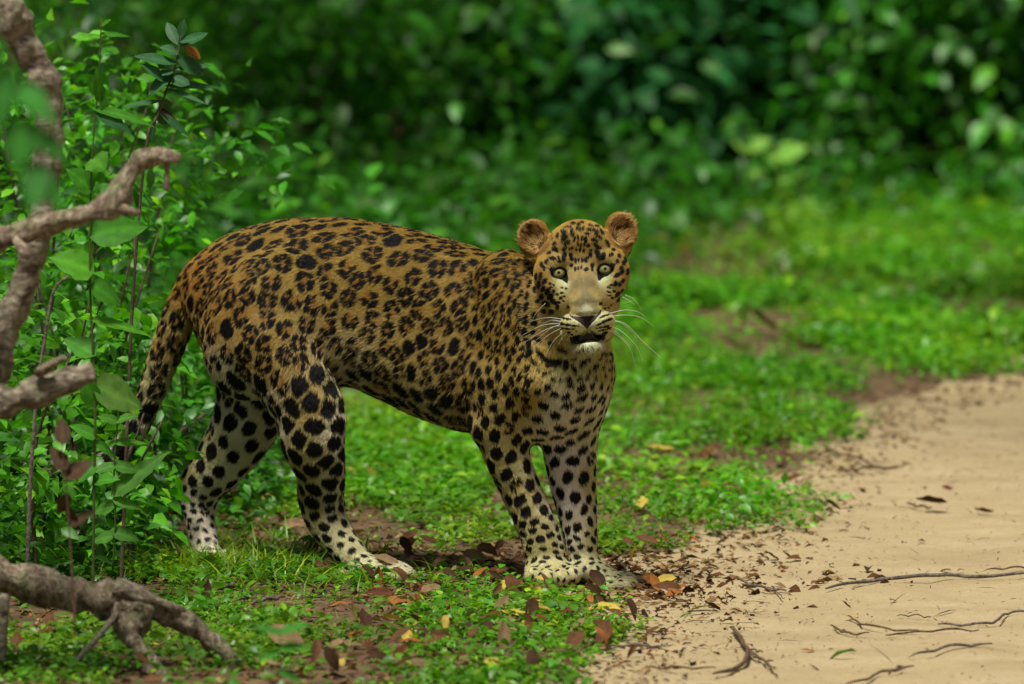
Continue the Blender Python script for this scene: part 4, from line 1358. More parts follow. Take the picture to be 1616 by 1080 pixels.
def coat(P, N, jit=None):
    """colour (linear rgb), dark mask and hair length for surface points"""
    px, py = to_px(P)
    if jit is not None:
        P = P + jit
    C = idw(px, py, BASE, BASEC)
    n = len(P)
    hl = head_local(P)
    qx, qy = to_px(P)
    L = idw(px, py, np.array([(500, 350), (600, 500), (640, 640), (560, 600), (400, 500), (500, 740), (540, 860), (620, 900), (350, 700), (320, 830), (350, 885), (270, 530), (200, 690), (60, 742), (800, 480), (860, 580), (930, 640), (820, 740), (870, 905), (905, 780), (960, 915)]),
            np.array([7.5, 8, 13, 15, 8, 7, 5, 4, 7, 5, 4, 10, 12, 12, 8, 10, 11, 6, 4, 6, 4])[:, None])[:, 0]
    # tan darker along the spine, streaky variation
    C = C * (0.90 + 0.2 * fbm(qx / 26, qy / 16, 3)[:, None])
    face = on_face(hl, px, py)
    t1, t2, ic, u, v = cells(P + wsin(P))
    g = t2 - t1
    S_ = KS[ic]; ring = KR[ic]; th = np.arctan2(v, u)
    sz = KZ[ic]
    px_u = PXM / S_                                        # one photo px in cell units
    soft = np.clip(.9 * px_u, .01, .08)
    inside = np.clip((g - (.075 + .05 * (1 - ring))) / (2 * soft) + .5, 0, 1) * np.clip((np.where(ring, .54, .485 * sz) - t1) / soft + .5, 0, 1)
    hole = np.clip((np.where(ring, .14 + .04 * np.sin(th * 2 + KP[ic]), -1) - t1) / soft + .5, 0, 1)
    cut = np.cos((th - KP[ic]) * KM[ic] / 1.0)
    gap = ring & (cut > .93) & (t1 > .16)
    wide = ring & (KO[ic] < .5) & (np.cos(th - KP[ic]) > .80) & (t1 > .10)
    D = inside * (1 - hole) * np.where(gap | wide, 0.0, 1.0)
    up = (np.clip((g - .10) / .1, 0, 1) * ring * np.clip((.45 - t1) / .1, 0, 1) * .6)[:, None]
    C = C * (1 - up) + up * C * np.array([.84, .58, .36])
    D[face] = 0
    # black line of the spine
    # face colours
    hx, hf, hz = hl[:, 0], hl[:, 1], hl[:, 2]
    fz = face | ((hl[:, 1] > -100) & (py < 560) & (np.abs(hx) < 100) & (hz > -110))
    k = fz
    if k.any():
        x, z, f = np.abs(hx[k]), hz[k], hf[k]
        A = np.array([(0, 80, 176, 130, 62), (0, 45, 190, 148, 80), (30, 60, 184, 140, 70), (55, 30, 182, 138, 68), (60, -10, 196, 148, 78), (55, -45, 200, 160, 94), (36, -20, 214, 198, 150), (28, -15, 226, 216, 180), (46, -24, 190, 158, 100), (20, -40, 196, 168, 112),
                      (0, 5, 170, 138, 88), (0, -20, 134, 112, 76), (0, -40, 138, 118, 86), (12, -50, 142, 122, 90), (12, -20, 136, 112, 76), (0, -62, 196, 184, 156), (20, -78, 214, 200, 160), (36, -82, 206, 184, 134), (0, -117, 216, 206, 178), (20, -112, 190, 176, 140), (26, -124, 186, 160, 110), (36, 15, 196, 168, 112), (22, 14, 176, 140, 82), (20, -8, 168, 138, 92), (34, 20, 182, 142, 78), (14, -32, 164, 138, 88), (24, -52, 186, 156, 98), (50, -50, 186, 148, 84), (50, -100, 200, 160, 92), (70, 10, 178, 132, 64)], float)
        AC = np.array([srgb(*a[2:]) for a in A]) * np.array([.84, .97, .86])
        col_ = np.zeros((len(x), 3)); ws = np.zeros(len(x))
        for a, c in zip(A, AC):
            w = 1.0 / ((x - a[0]) ** 2 + (z - a[1]) ** 2 + 20) ** 2.2
            col_ += w[:, None] * c; ws += w
        col_ = col_ / ws[:, None] * (.9 + .2 * fbm(qx[k] / 5, qy[k] / 7, 9)[:, None])
        bl = np.clip((f + 85) / 30, 0, 1)[:, None]
        bl = bl * np.clip((z + 132) / 14, 0, 1)[:, None]
        C[k] = C[k] * (1 - bl) + col_ * bl
        # ear cups
        for s in (-1, 1):
            r = np.hypot((hx[k] - s * 70) / 27, (hz[k] - 62) / 31)
            e = np.clip((1.18 - r) / .2, 0, 1) * (f > -92)
            base = np.where((r > .74)[:, None], srgb(164, 124, 60), srgb(84, 62, 34))
            low = np.clip((52 - hz[k]) / 18, 0, 1)[:, None]
            base = base * (1 - low * .55)
            C2 = C[k]
            C[k] = C2 * (1 - e[:, None]) + base * e[:, None]
            D[k] = D[k] * (1 - e)
        L[k] = np.interp(np.hypot(x / 1.0, (z + 30)), [0, 30, 60, 85, 110], [2.6, 3, 4.5, 7.5, 8]) * np.where(z < -106, 1.7, 1) * np.where((x < 18) & (z > -70) & (z < 10), .75, 1)
        L[k] = np.where((x < 46) & (z < -58) & (z > -110) & (f > 18), 2.1, L[k])
    front = (N @ (-CF) > 0.02) & (P[:, 1] < -.085)
    s0 = np.nonzero(front & (qx > 815) & (qx < 1010) & (qy > 335) & (qy < 610) & (hf > -64 - 60 * (hz < -80)))[0]
    X, Y = qx[s0], qy[s0]
    d = np.zeros(len(s0))
    for m in MK:
        t = R(m[4])
        u = (X - m[0]) * math.cos(t) - (Y - m[1]) * math.sin(t)
        v = (X - m[0]) * math.sin(t) + (Y - m[1]) * math.cos(t)
        q = np.sqrt((u / m[2]) ** 2 + (v / m[3]) ** 2)
        d = np.maximum(d, np.clip((1.12 - q) / .34, 0, 1))
    earm = np.zeros(len(s0), bool)
    for s in (-1, 1):
        earm |= np.hypot((hx[s0] - s * 70) / 27, (hz[s0] - 62) / 31) < 1.05
    d[earm] = 0
    # eye rims, tear lines
    for s in (-1, 1):
        ux, uz = hx[s0] - s * 36.5, hz[s0] - 1
        r = np.hypot(ux / 12.5, uz / 8.8)
        d = np.maximum(d, np.clip((1.16 - r) / .10, 0, 1) * (hf[s0] > -25))
    for rp in RIMS:
        d[poly_in(X, Y, rp) & (hf[s0] > -30)] = 1
    D[s0] = np.maximum(D[s0] * ((hf[s0] <= -62) | (hx[s0] < -78)), d)
    bare = np.zeros(n, bool)
    nn = poly_in(925 + (X - 925) / 1.14, 502 + (Y - 502) / 1.08, NOSE) & (hf[s0] > 20)
    sm = np.nonzero((qx > 890) & (qx < 965) & (qy > 515) & (qy < 550) & (hf > -60) & (P[:, 1] < -.12))[0]
    sm = sm[poly_in(qx[sm], qy[sm], MOUTH)]
    eye = np.zeros(len(s0), bool)
    for s in (-1, 1):
        eye |= np.hypot((hx[s0] - s * 36.5) / 12.5, (hz[s0] - 1) / 8.8) < 1.06
    eye &= hf[s0] > -10
    dark = srgb(15, 12, 10) * np.ones((n, 1))
    brown = (.6 + .8 * fbm(qx / 9, qy / 9, 5))[:, None]
    dark = dark * brown
    C = C * (1 - D[:, None]) + dark * D[:, None]
    C[s0[nn]] = srgb(40, 27, 25)
    C[sm] = srgb(17, 13, 12)
    C[s0[eye]] = srgb(16, 13, 11)
    bare[s0[nn | eye]] = True
    bare[sm] = True
    # scrotum
    k = ((P - W(324, 514, .19)) ** 2).sum(1) < (.020) ** 2
    C[k] = srgb(140, 88, 40)
    return C, D, L, bare
# ---------------------------------------------------------------- the animal itself
leo = bpy.data.objects.new('leopard', None)
col.objects.link(leo)
leo.location = G(600, 905)
leo.empty_display_size = .2
tag(leo, 'spotted leopard standing side on at the sandy track edge, head turned to the camera', 'leopard')
bpy.context.view_layer.update()
LI = np.array(leo.location)

BC, BD, BL, BB = coat(BV, BN)
mskin, nt, p = new_mat('leopard_skin')
at = nt.nodes.new('ShaderNodeAttribute'); at.attribute_name = 'coat'
nt.links.new(at.outputs['Color'], p.inputs['Base Color'])
p.inputs['Roughness'].default_value = .62
p.inputs['Specular IOR Level'].default_value = .3
body = mesh_np('body', BV - LI, BF, mskin, True, BC, leo, 'coat')

# fur: one hair curve per root
NH = 420000
dens = FA.copy()
fpx, fpy = to_px(tri_c)
fh = head_local(tri_c)
facing = FNm @ (-CF)
dens *= np.where(facing > -.25, 1.0, .35)
dens *= np.where((fh[:, 1] > -70) & (fpy < 560) & (fpx > 815), 2.4, 1.0)
ff = rng.choice(len(BF), NH, p=dens / dens.sum())
uu, vv = rng.random(NH)[:, None], rng.random(NH)[:, None]
q = BF[ff]
root = (BV[q[:, 0]] * (1 - uu) + BV[q[:, 1]] * uu) * (1 - vv) + (BV[q[:, 3]] * (1 - uu) + BV[q[:, 2]] * uu) * vv
hn = (BN[q[:, 0]] * (1 - uu) + BN[q[:, 1]] * uu) * (1 - vv) + (BN[q[:, 3]] * (1 - uu) + BN[q[:, 2]] * uu) * vv
hn /= np.linalg.norm(hn, axis=1, keepdims=True) + 1e-9
hpx, hpy = to_px(root)
cv = idw(hpx, hpy, COMB, COMB[:, 2:])
flow = np.stack([cv[:, 0], np.zeros(NH), cv[:, 1]], 1)
hh = head_local(root)
hd = (hh[:, 1] > -95) & (hpy < 562) & (np.abs(hh[:, 0]) < 100)
nose_p = H(0, -60, 70)
rad = root - nose_p
rad /= np.linalg.norm(rad, axis=1, keepdims=True)
out = HR * np.sign(hh[:, :1]) * .35
bl = (np.clip((hh[:, 1] + 95) / 30, 0, 1) * hd)[:, None]
flow = flow * (1 - bl) + (rad + out * (hh[:, 2:3] < 0)) * bl
chin = (hd & (hh[:, 2] < -98))[:, None]
flow = np.where(chin, -HU + HF * .1 + 0 * flow, flow)
ear = np.zeros(NH, bool); tuft = np.zeros(NH, bool)
for s in (-1, 1):
    rr = np.hypot((hh[:, 0] - s * 70) / 27, (hh[:, 2] - 62) / 31)
    e = (rr < 1.15) & (hh[:, 1] > -95) & hd
    ear |= e
    inside = e & (rr < .8)
    tuft |= inside & (rng.random(NH) < .4) & (fbm(hh[:, 0] / 7, hh[:, 2] / 7, 13) > .45)
    flow = np.where(e[:, None], HU * .9 + HR * s * .4 + HF * .1 + 0 * flow, flow)
    flow = np.where((tuft & e)[:, None], HR * (s * .7 + rng.normal(0, .08, (NH, 1))) + HU * (.5 + rng.normal(0, .1, (NH, 1))) + HF * .6 + 0 * flow, flow)
flow = flow - hn * (flow * hn).sum(1, keepdims=True) * 1.0
flow /= np.linalg.norm(flow, axis=1, keepdims=True) + 1e-6
jit = (flow * rng.normal(0, .0009, (NH, 1)) + rng.normal(0, .00035, (NH, 3))) * np.where(hd, .45, 1)[:, None]
HCc, HD, HL, HB = coat(root, hn, jit)
HL = HL * rng.uniform(.65, 1.2, NH) / 1000
HL[ear] = .0036 * rng.uniform(.6, 1.3, ear.sum())
HL[tuft] = .013 * rng.uniform(.5, 1.2, tuft.sum())
HCc[tuft] = srgb(206, 168, 104) * rng.uniform(.5, 1.15, (tuft.sum(), 1))
side = np.cross(flow, hn)
clump = (fbm(hpx / 5, hpy / 5, 21) - .5)[:, None]
tilt = rng.uniform(.16, .36, (NH, 1)) + .12 * clump
dir1 = flow + hn * tilt * 1.6 + side * (rng.normal(0, .13, (NH, 1)) + clump * .7)
dir1 /= np.linalg.norm(dir1, axis=1, keepdims=True)
dir2 = flow + hn * tilt * .4 + side * (rng.normal(0, .20, (NH, 1)) + clump * .9)
dir2 /= np.linalg.norm(dir2, axis=1, keepdims=True)
keepm = ~HB
# no hair inside the eye openings or hanging across the pupils
for s in (-1, 1):
    tip = head_local(root + dir1 * HL[:, None])
    keepm &= ~((np.hypot((tip[:, 0] - s * 36.5) / 12.5, (tip[:, 2] - 1) / 8.8) < .98) & (tip[:, 1] > -15))
root, dir1, dir2, HL, HCc, HD = [a[keepm] for a in (root, dir1, dir2, HL, HCc, HD)]
NH = len(root)
p0 = root - dir1 * .0005
p1 = root + dir1 * HL[:, None] * .5
p2 = p1 + dir2 * HL[:, None] * .5
HCc = HCc * rng.uniform(.82, 1.2, (NH, 1))
hc = bpy.data.hair_curves.new('fur')
hc.add_curves([3] * NH)
pos = np.stack([p0, p1, p2], 1) - LI
hc.position_data.foreach_set('vector', pos.astype(np.float32).ravel())
ra_at = hc.attributes.new('radius', 'FLOAT', 'POINT')
rad3 = np.tile(np.array([.00034, .00028, .00008], np.float32), NH)
ra_at.data.foreach_set('value', rad3)
ca = hc.attributes.new('coat', 'FLOAT_COLOR', 'CURVE')
c4 = np.ones((NH, 4), np.float32); c4[:, :3] = np.clip(HCc, 0, 1)
ca.data.foreach_set('color', c4.ravel())
mfur, nt, p = new_mat('leopard_fur')
at = nt.nodes.new('ShaderNodeAttribute'); at.attribute_name = 'coat'
nt.links.new(at.outputs['Color'], p.inputs['Base Color'])
p.inputs['Roughness'].default_value = .55
p.inputs['Specular IOR Level'].default_value = .22
hc.materials.append(mfur)
fur = link('fur', hc, leo)

# eyes
def solid(name, V, F, mat, parent, colors=None, smooth=True):
    return mesh_np(name, np.asarray(V) - LI, F, mat, smooth, colors, parent)


def uv_cap(C, A, U, Rt, r, a0, a1, nr=8, ns=28):
    """patch of a sphere about C facing A between polar angles a0 and a1"""
    V = []; F = []
    for i in range(nr + 1):
        t = a0 + (a1 - a0) * i / nr
        for j in range(ns):
            ph = 6.28319 * j / ns
            V.append(C + r * (A * math.cos(t) + math.sin(t) * (Rt * math.cos(ph) + U * math.sin(ph))))
    for i in range(nr):
        for j in range(ns):
            k = (j + 1) % ns
            F.append((i * ns + j, (i + 1) * ns + j, (i + 1) * ns + k, i * ns + k))
    return np.array(V), np.array(F)


meye, nt, p = new_mat('eyeball'); p.inputs['Base Color'].default_value = (.02, .015, .01, 1); p.inputs['Roughness'].default_value = .12
miris, nt, p = new_mat('iris')
at = nt.nodes.new('ShaderNodeAttribute'); at.attribute_name = 'tint'
nt.links.new(at.outputs['Color'], p.inputs['Base Color'])
p.inputs['Roughness'].default_value = .25; p.inputs['Coat Weight'].default_value = .8; p.inputs['Coat Roughness'].default_value = .04
mpup, nt, p = new_mat('pupil'); p.inputs['Base Color'].default_value = (.004, .004, .004, 1); p.inputs['Roughness'].default_value = .08
LOOK = -CF
for s in (-1, 1):
    # march in from the front to find the socket floor
    ec = H(s * 36.5, 1.5, 0)
    fs = np.arange(40, -30, -.5)
    rim = [max([f for f in fs if sdf(H(s * 36.5 + dx, 1.2 + dz, f)[None])[0] < 0] or [-30]) for dx, dz in ((0, 12), (0, -12), (16, 0), (-16, 0))]
    print('eye rim depth', rim)
    f0 = (rim[0] + rim[1]) / 2 - 4.0
    C = H(s * 36.5, 1.5, f0 - 13.0)
    V, F = uv_cap(C, LOOK, HU, HR, 13.0 * PXM, 0, 2.2, 16)
    eye = solid('eye', V, F, meye, leo)
    V, F = uv_cap(C, LOOK, HU, HR, 13.25 * PXM, .17, .85, 8, 40)
    ang = np.tile(np.arange(40) / 40 * 6.283, 9); rr = np.repeat(np.arange(9) / 8, 40)
    base = srgb(150, 146, 88)[None] * (1 - rr[:, None] ** 3 * .55) * (.88 + .24 * vnoise(ang * 5, rr * 2, 4)[:, None])  # darker rim: the limbal ring, with upper lid shadow put into the colour
    solid('iris', V, F, miris, eye, base).location = (0, 0, 0)
    V, F = uv_cap(C, LOOK, HU, HR, 13.3 * PXM, .0, .19, 4, 24)
    solid('pupil', V, F, mpup, eye)

# whiskers
def tube(pts, radii, ns=6, cap=True):
    pts = np.asarray(pts, float); n = len(pts)
    T = np.gradient(pts, axis=0); T /= np.linalg.norm(T, axis=1, keepdims=True) + 1e-12
    up = np.array([0, 0, 1.0]) if abs(T[0][2]) < .9 else np.array([1.0, 0, 0])
    V = []; 
    b = np.cross(T[0], up); b /= np.linalg.norm(b)
    for i in range(n):
        b = b - T[i] * (b @ T[i]); b /= np.linalg.norm(b) + 1e-12
        c = np.cross(T[i], b)
        for j in range(ns):
            a = 6.28319 * j / ns
            V.append(pts[i] + radii[i] * (b * math.cos(a) + c * math.sin(a)))
    F = [(i * ns + j, i * ns + (j + 1) % ns, (i + 1) * ns + (j + 1) % ns, (i + 1) * ns + j) for i in range(n - 1) for j in range(ns)]
    if cap:
        V += [pts[0], pts[-1]]
        k = n * ns
        # caps as degenerate-free quads is awkward: use triangles
        T3 = [(k, (j + 1) % ns, j) for j in range(ns)] + [(k + 1, (n - 1) * ns + j, (n - 1) * ns + (j + 1) % ns) for j in range(ns)]
        return np.array(V), [np.array(F), np.array(T3)]
    return np.array(V), [np.array(F)]


def spline(pts, n=24):
    p = np.asarray(pts, float)
    if len(p) == 2: return np.linspace(p[0], p[1], n)
    q = np.concatenate([[2 * p[0] - p[1]], p, [2 * p[-1] - p[-2]]])
    m = len(p) - 1
    out = []
    for t in np.linspace(0, m - 1e-6, n):
        i = int(t) + 1; f = t - int(t)
        out.append(0.5 * (2 * q[i] + (q[i + 1] - q[i - 1]) * f + (2 * q[i - 1] - 5 * q[i] + 4 * q[i + 1] - q[i + 2]) * f * f + (3 * q[i] - q[i - 1] - 3 * q[i + 1] + q[i + 2]) * f ** 3))
    return np.array(out)


mwh, nt, p = new_mat('whisker_white'); p.inputs['Base Color'].default_value = (.80, .78, .70, 1); p.inputs['Roughness'].default_value = .35
mwd, nt, p = new_mat('whisker_dark'); p.inputs['Base Color'].default_value = (.05, .045, .03, 1)
WH = """400 722 310 713 215 735|395 746 280 760 155 822|385 755 290 790 180 858|400 772 320 815 222 895|415 790 350 850 295 945|430 800 395 835 380 870|400 760 340 772 240 850|385 735 330 730 250 770|300 630 250 680 222 735
672 708 770 698 860 712 940 765|672 690 770 668 850 682 895 715|672 726 770 750 870 850 998 965|665 752 750 795 835 880 872 965|660 775 740 830 800 900 835 1015|675 735 740 742 800 790 840 840|660 765 720 800 770 850 800 880|770 580 820 605 862 660|755 592 800 620 830 640"""
for w in WH.replace('\n', '|').split('|'):
    v = [float(a) for a in w.split()]
    pts = [(780 + v[i] / 3.725, 310 + v[i + 1] / 3.725) for i in range(0, len(v), 2)]
    P3 = [W(x, y, -.285 + .012 * i) for i, (x, y) in enumerate(pts)]
    c = spline(P3, 14)
    V, F = tube(c, np.linspace(.00048, .00016, 14), 5)
    solid('whisker', V, F, mwh, leo)
for w in ("672 672 780 632 900 612", "440 812 410 850 385 868"):
    v = [float(a) for a in w.split()]
    c = spline([W(780 + v[i] / 3.725, 310 + v[i + 1] / 3.725, -.285 + .006 * i) for i in range(0, len(v), 2)], 12)
    V, F = tube(c, np.linspace(.0005, .0002, 12), 5)
    o = solid('whisker', V, F, mwd, leo); o['label'] = 'dark whisker'
# ================================================================ FALLEN LEAVES AND TWIGS
def gz1(x, y):
    return float(ground_z(np.array([x]), np.array([y]))[0])


def ground_twig(pts, r, label, mat, branches=(), cat='twig', name='twig', lift=1.0):
    """pts in photo px on the ground, r in px"""
    P0 = G(*pts[0])
    root = root_at(name, (P0[0], P0[1], gz1(P0[0], P0[1])))
    tag(root, label, cat)
    def build(pp, rr, nm, seed):
        c = spline_w([G(a, b) for a, b in pp], 26)
        s = (20 + c[:, 1]) / FPX
        rad = rr * s * np.linspace(.75, 1, 26) * np.interp(np.linspace(0, 1, 26), [0, .1, .75, 1], [.6, 1, .9, .45])
        c[:, 2] = ground_z(c[:, 0], c[:, 1]) + rad * lift + .004 + .004 * np.abs(np.sin(np.linspace(0, 7, 26) + seed))
        c[:, 0] += .0006 * np.sin(np.linspace(0, 31, 26) + seed) + .003 * (fbm(np.linspace(0, 9, 26) + seed * 7 + r * 3, np.full(26, pts[0][0] * .1), 8) - .5)
        rad = rad * (1 + .16 * np.maximum(0, np.sin(np.linspace(0, 24, 26) + seed)) ** 6)
        V, F = tube_w(c, rad, 8, .12, seed)
        return child(nm, V, F, mat, root)
    build(pts, r, 'stem', 1)
    for i, (bp, br) in enumerate(branches):
        build(bp, br, 'side_twig', i + 3)
    return root


ground_twig([(1303, 936), (1345, 928), (1385, 921), (1440, 916), (1490, 914), (1560, 913), (1660, 905)], 3.6, 'long straight grey twig lying across the sand to the right edge', M_twig)
ground_twig([(1163, 919), (1195, 932), (1240, 938)], 2.6, 'short dark grey twig on the sand left of the long one', M_twig, [([(1217, 928), (1228, 940), (1237, 947)], 1.2)])
ground_twig([(1338, 973), (1362, 987), (1400, 994), (1450, 996)], 2.0, 'thin curved brown twig beside the yellow petal on the sand', M_twig2, [([(1398, 1003), (1450, 998), (1500, 995), (1545, 994)], 2.0)])
ground_twig([(1480, 985), (1520, 986), (1560, 984), (1585, 974)], 2.6, 'grey twig with a crooked end near the right edge below the long twig', M_twig, [([(1576, 978), (1592, 970), (1630, 966)], 2.2)])
ground_twig([(1438, 1042), (1480, 1029), (1520, 1025), (1565, 1023)], 2.8, 'slightly bent grey twig near the bottom right corner', M_twig)
ground_twig([(1152, 994), (1165, 1012), (1178, 1032), (1176, 1052), (1150, 1066), (1126, 1072)], 4.2, 'forked brown twig standing out on the sand at the bottom of the photo', M_twig2,
            [([(1180, 1034), (1200, 1046), (1226, 1070)], 2.4), ([(1180, 1032), (1196, 1046), (1220, 1050)], 2.2), ([(1180, 1032), (1204, 1036)], 1.8)])
ground_twig([(1310, 990), (1330, 1000), (1345, 1004), (1371, 1003)], 2.0, 'tiny crooked brown twig left of the thin curved one', M_twig2, [([(1318, 996), (1338, 1000)], 1.5)])
ground_twig([(1335, 1084), (1375, 1070), (1405, 1062), (1442, 1058)], 2.6, 'brown twig entering from the bottom edge of the sand', M_twig2, [([(1402, 1066), (1425, 1056)], 3)])
ground_twig([(955, 1030), (1000, 1029), (1058, 1031)], 2.2, 'thin dark twig at the border of grass and sand near the bottom', M_twig)
ground_twig([(1018, 1066), (1060, 1063), (1130, 1062)], 2.0, 'thin brown twig lying behind the forked one at the bottom', M_twig2)
ground_twig([(1004, 912), (1030, 917), (1062, 922)], 2.4, 'dark twig just right of the front paws', M_twig2)
ground_twig([(971, 884), (982, 900), (994, 914)], 2.4, 'short grey twig slanting beside the far front paw', M_twig)
ground_twig([(350, 946), (366, 940), (378, 930), (386, 918)], 4.6, 'short thick grey twig below the near hind foot', M_twig)
ground_twig([(396, 968), (420, 962), (448, 956)], 4.0, 'grey twig in the ground cover left of the leopard\'s middle', M_twig)
ground_twig([(660, 883), (700, 893), (742, 902)], 2.0, 'thin pale twig between hind and front paws', M_twig)
ground_twig([(662, 918), (720, 912), (790, 900), (822, 884)], 2.6, 'long thin twig reaching the near front paw', M_twig2)
ground_twig([(690, 908), (760, 925), (812, 928)], 1.8, 'thin straight twig in front of the long one by the near front paw', M_twig)
ground_twig([(1325, 748), (1370, 742), (1425, 742)], 2.4, 'blurred dark twig lying on the sand beyond the leopard', M_twig2)
ground_twig([(1290, 712), (1330, 722), (1370, 735), (1400, 744)], 2.2, 'blurred thin twig at the grass edge beyond the front legs', M_twig2)
ground_twig([(1430, 795), (1455, 800), (1470, 802)], 2.2, 'dark twig touching the black curled leaf', M_twig2)
ground_twig([(1415, 975), (1445, 972), (1470, 974)], 1.2, 'hair thin brown twig in the middle of the sand', M_twig2)
ground_twig([(1555, 900), (1600, 897), (1640, 893)], 1.6, 'thin dark twig just above the long one at the right edge', M_twig2)
ground_twig([(1345, 927), (1362, 919), (1384, 921)], .9, 'fine thread of bark beside the long grey twig', M_twig2)

# --- fallen leaves
M_fallen = leaf_mat('fallen_leaf', .75, .12, .12)
FL_SHAPES = []
for i, (wd, cu, fo) in enumerate(((.42, .25, .30), (.50, -.3, .5), (.38, .5, .6), (.46, -.15, .35), (.55, .35, .2))):
    V, F = big_leaf(1, wd, 7, fo, cu, .45, 0, .07)
    FL_SHAPES.append((V - np.array([0, .5, -cu * .22]), F))
FL_COL = {'brown': (.12, .055, .026), 'dark brown': (.055, .028, .014), 'orange': (.30, .115, .030), 'yellow': (.48, .36, .075), 'tan': (.24, .16, .085), 'green': (.10, .22, .04), 'red brown': (.13, .045, .020), 'olive': (.19, .17, .05)}
FL_MESH = {}


def fallen(px, py, L, colr, label=None, yaw=None, group=None, tilt=None, sh=None, z=0.0):
    """a leaf lying on the ground at photo px; L its length in px"""
    P = G(px, py)
    si = rng.integers(0, 5) if sh is None else sh
    key = (colr, int(si))
    if key not in FL_MESH:
        V, F = FL_SHAPES[si]
        C = np.tile(np.array(FL_COL[colr]), (len(V), 1)) * (.6 + .8 * fbm(V[:, 0] * 9 + 3, V[:, 1] * 7, len(FL_MESH)))[:, None]
        o = mesh_np('fallen_leaf', V, F, M_fallen, True, C)
        FL_MESH[key] = o.data
        col.objects.unlink(o); bpy.data.objects.remove(o)
    o = link('fallen_leaf', FL_MESH[key])
    s = L * (20 + P[1]) / FPX
    o.location = (P[0], P[1], gz1(P[0], P[1]) + (.011 if P[0] < .3 else .004) + s * .10 + z)
    o.scale = (s, s, s)
    yw_ = rng.uniform(0, 6.28) if yaw is None else R(yaw)
    tl = (rng.normal(0, .28), rng.normal(0, .28)) if tilt is None else (R(tilt[0]), R(tilt[1]))
    up_ = R(rng.uniform(8, 48) if tilt is None else max(9, abs(tilt[0]) * .6))
    o.rotation_euler = (Matrix.Rotation(up_, 3, 'X') @ Matrix.Rotation(yw_, 3, 'Z') @ Matrix.Rotation(tl[0], 3, 'X') @ Matrix.Rotation(tl[1], 3, 'Y')).to_euler()
    tag(o, label, 'leaf', group)
    return o


fallen(1470, 801, 46, 'dark brown', 'black curled dead leaf alone on the sand', 80, tilt=(-10, 40), sh=1, z=.008)
fallen(1104, 966, 44, 'olive', 'olive green leaf lying on the sand near the front paws', 85, tilt=(0, 10), sh=0)
fallen(1124, 967, 28, 'dark brown', 'dark curled leaf touching the olive green one', 110, tilt=(20, 30), sh=1, z=.004)
fallen(947, 977, 62, 'yellow', 'bright yellow leaf in front of the front paws', 70, tilt=(6, -12), sh=0)
fallen(632, 1004, 62, 'yellow', 'yellow brown leaf standing tilted in the ground cover near the bottom', 245, tilt=(12, -30), sh=2, z=.004)
fallen(660, 1000, 36, 'brown', 'brown leaf touching the right end of the yellow brown one', 100, tilt=(20, 30), sh=1)
fallen(596, 938, 30, 'orange', 'shiny orange brown leaf standing upright below the near hind paw', 10, tilt=(50, 20), sh=1, z=.012)
fallen(582, 925, 36, 'dark brown', 'dark leaf against the near hind paw', 60, tilt=(20, 0), sh=1, z=.006)
fallen(608, 913, 40, 'tan', 'tan leaf lying on the toes of the near hind paw', 80, tilt=(10, -25), sh=3, z=.022)
fallen(853, 916, 30, 'orange', 'curled orange leaf leaning on the near front paw', 170, tilt=(70, 10), sh=1, z=.014)
fallen(838, 940, 40, 'orange', 'orange brown leaf lying before the near front paw', 70, tilt=(10, 15), sh=3)
fallen(861, 941, 36, 'orange', 'orange brown leaf with a yellow leaf on it before the front paws', 100, tilt=(10, -15), sh=1)
fallen(852, 930, 20, 'yellow', 'small yellow leaf on top of the orange brown ones', 60, sh=0, z=.012)
fallen(880, 978, 60, 'brown', 'long brown leaf left of the bright yellow leaf', 84, tilt=(0, 20), sh=2)
fallen(812, 990, 42, 'yellow', 'pale yellow brown leaf below the near front paw', 80, tilt=(0, -10), sh=3)
fallen(640, 985, 44, 'brown', 'red brown leaf behind the yellow brown one', 80, tilt=(10, 0), sh=3)
fallen(537, 970, 38, 'orange', 'orange brown leaf left of the middle in the ground cover', 95, tilt=(10, 0), sh=0)
fallen(560, 986, 30, 'olive', 'olive leaf curled in the ground cover', 40, tilt=(40, 0), sh=1)
fallen(455, 1045, 72, 'tan', 'large pale tan curled leaf at the bottom right of the fallen branch', 250, tilt=(-10, 35), sh=4, z=.01)
fallen(768, 998, 48, 'dark brown', 'dark purple brown leaf in the ground cover below the leopard', 80, tilt=(5, 10), sh=1)
fallen(360, 798, 40, 'brown', 'brown leaf right of the far hind leg', 80, tilt=(20, 10), sh=1)
fallen(318, 880, 30, 'orange', 'orange leaf at the heel of the far hind paw', 20, tilt=(50, 10), sh=1, z=.01)
fallen(1200, 540, 58, 'brown', 'brown leaf lying in the far grass right of the whiskers', 80, tilt=(20, 30), sh=1, z=.03)
fallen(1250, 560, 50, 'tan', 'tan leaf beside the brown one in the far grass', 80, tilt=(20, 30), sh=3, z=.02)
fallen(1152, 438, 46, 'orange', 'orange brown leaf at the near end of the far grass behind the head', 80, tilt=(20, 30), sh=3, z=.03)
fallen(1440, 442, 46, 'red brown', 'red brown leaf far back in the grass towards the right', 80, tilt=(20, 30), sh=3, z=.03)
fallen(1080, 415, 30, 'yellow', 'small pale yellow leaf far back near the leopard\'s right ear', 0, tilt=(60, 0), sh=3, z=.03)
fallen(1158, 572, 34, 'tan', 'tan leaf in the middle of the far grass', 80, tilt=(20, 30), sh=3, z=.02)
fallen(1341, 973, 22, 'yellow', 'bright yellow petal on the sand', 84, tilt=(0, 0), sh=3)
fallen(1335, 957, 18, 'dark brown', 'small dark leaf above the yellow petal', 100, tilt=(30, 0), sh=1)
fallen(1274, 1030, 22, 'orange', 'small orange brown leaf on the sand right of the forked twig', 85, tilt=(0, 0), sh=3)
fallen(1322, 1039, 54, 'green', 'narrow green grass like leaf on the sand', 86, tilt=(0, 0), sh=2).scale.x *= .35
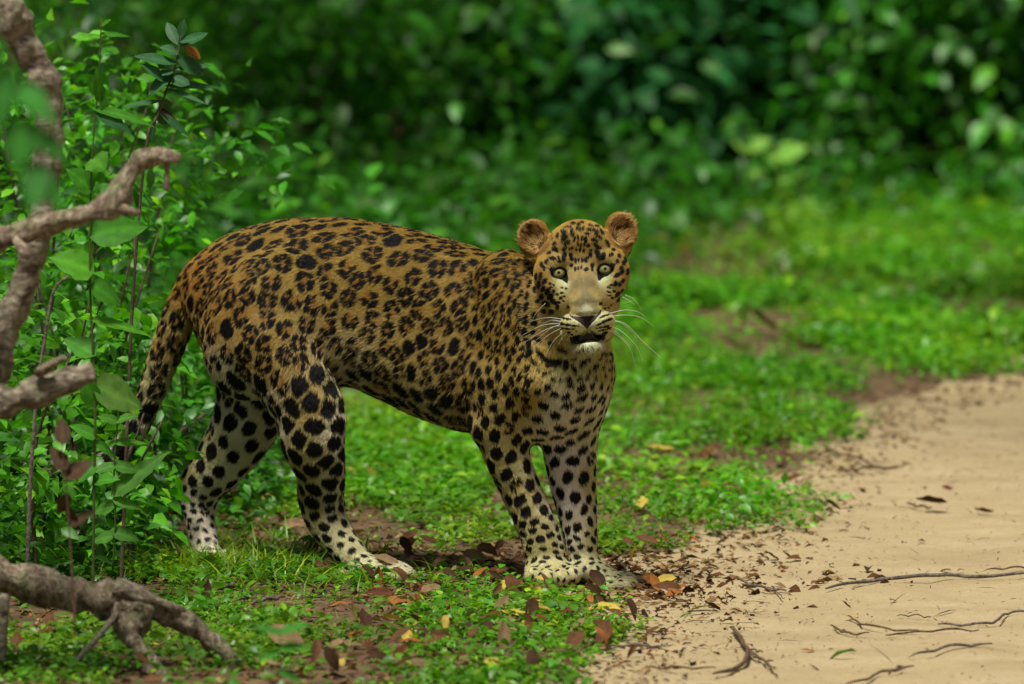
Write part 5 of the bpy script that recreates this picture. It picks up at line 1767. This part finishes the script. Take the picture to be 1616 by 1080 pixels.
fallen(1078, 983, 24, 'green', 'small green leaf on the sand edge below the olive one', 86, tilt=(0, 0), sh=2)
fallen(1494, 770, 18, 'red brown', 'small red brown leaf behind the black curled one', 80, sh=3)
fallen(1552, 804, 26, 'brown', 'rolled brown leaf right of the black curled one', 100, tilt=(0, 40), sh=1)
fallen(1312, 806, 30, 'dark brown', 'dark curled leaf at the tip of the grass tongue', 80, tilt=(20, 30), sh=1, z=.006)
fallen(1095, 857, 24, 'orange', 'orange leaf on the sand left of the grass tongue', 60, tilt=(20, 10), sh=3)
fallen(1218, 879, 24, 'dark brown', 'dark leaf scrap on the sand below the grass tongue', 90, tilt=(20, 10), sh=1)
fallen(1243, 877, 20, 'dark brown', 'second dark leaf scrap just right of the first below the grass tongue', 70, tilt=(20, 10), sh=1)
fallen(1106, 762, 36, 'green', 'light green leaf lying at the far side of the grass tongue', 84, tilt=(0, 10), sh=0)
fallen(205, 395, 22, 'tan').location = W(205, 395, 1.2)
bpy.data.objects.remove([o for o in scene.objects if o.get('label') is None and o.name.startswith('fallen_leaf')][0])
cols_ = list(FL_COL)
GRP = {'brown': 'brown leaf lying among the ground cover, one of many alike', 'dark brown': 'dark brown leaf lying among the ground cover, one of many alike', 'orange': 'small orange leaf lying among the ground cover, one of many alike',
       'yellow': 'small yellow leaf lying among the ground cover, one of many alike', 'tan': 'pale tan leaf lying among the ground cover, one of many alike', 'red brown': 'small red brown leaf lying among the ground cover, one of many alike'}
cnt = 0
while cnt < 235:
    px, py = rng.uniform(0, 1340), rng.uniform(700, 1085)
    if cnt > 150: px, py = rng.uniform(480, 1080), rng.uniform(880, 1080)
    P = G(px, py)
    s_ = float(sand_d(np.array([P[0]]), np.array([P[1]]))[0])
    if paw_near(P[0], P[1], .08) > .5: continue
    if s_ > .06 or rng.random() > (1.2 if -s_ < .5 else .55): continue
    c = ['brown', 'dark brown', 'brown', 'orange', 'tan', 'red brown', 'dark brown', 'yellow', 'brown', 'dark brown'][rng.integers(0, 10)]
    fallen(px, py, rng.uniform(20, 46), c, GRP[c], group='%s leaves scattered in the ground cover' % c, z=rng.uniform(.002, .018))
    cnt += 1
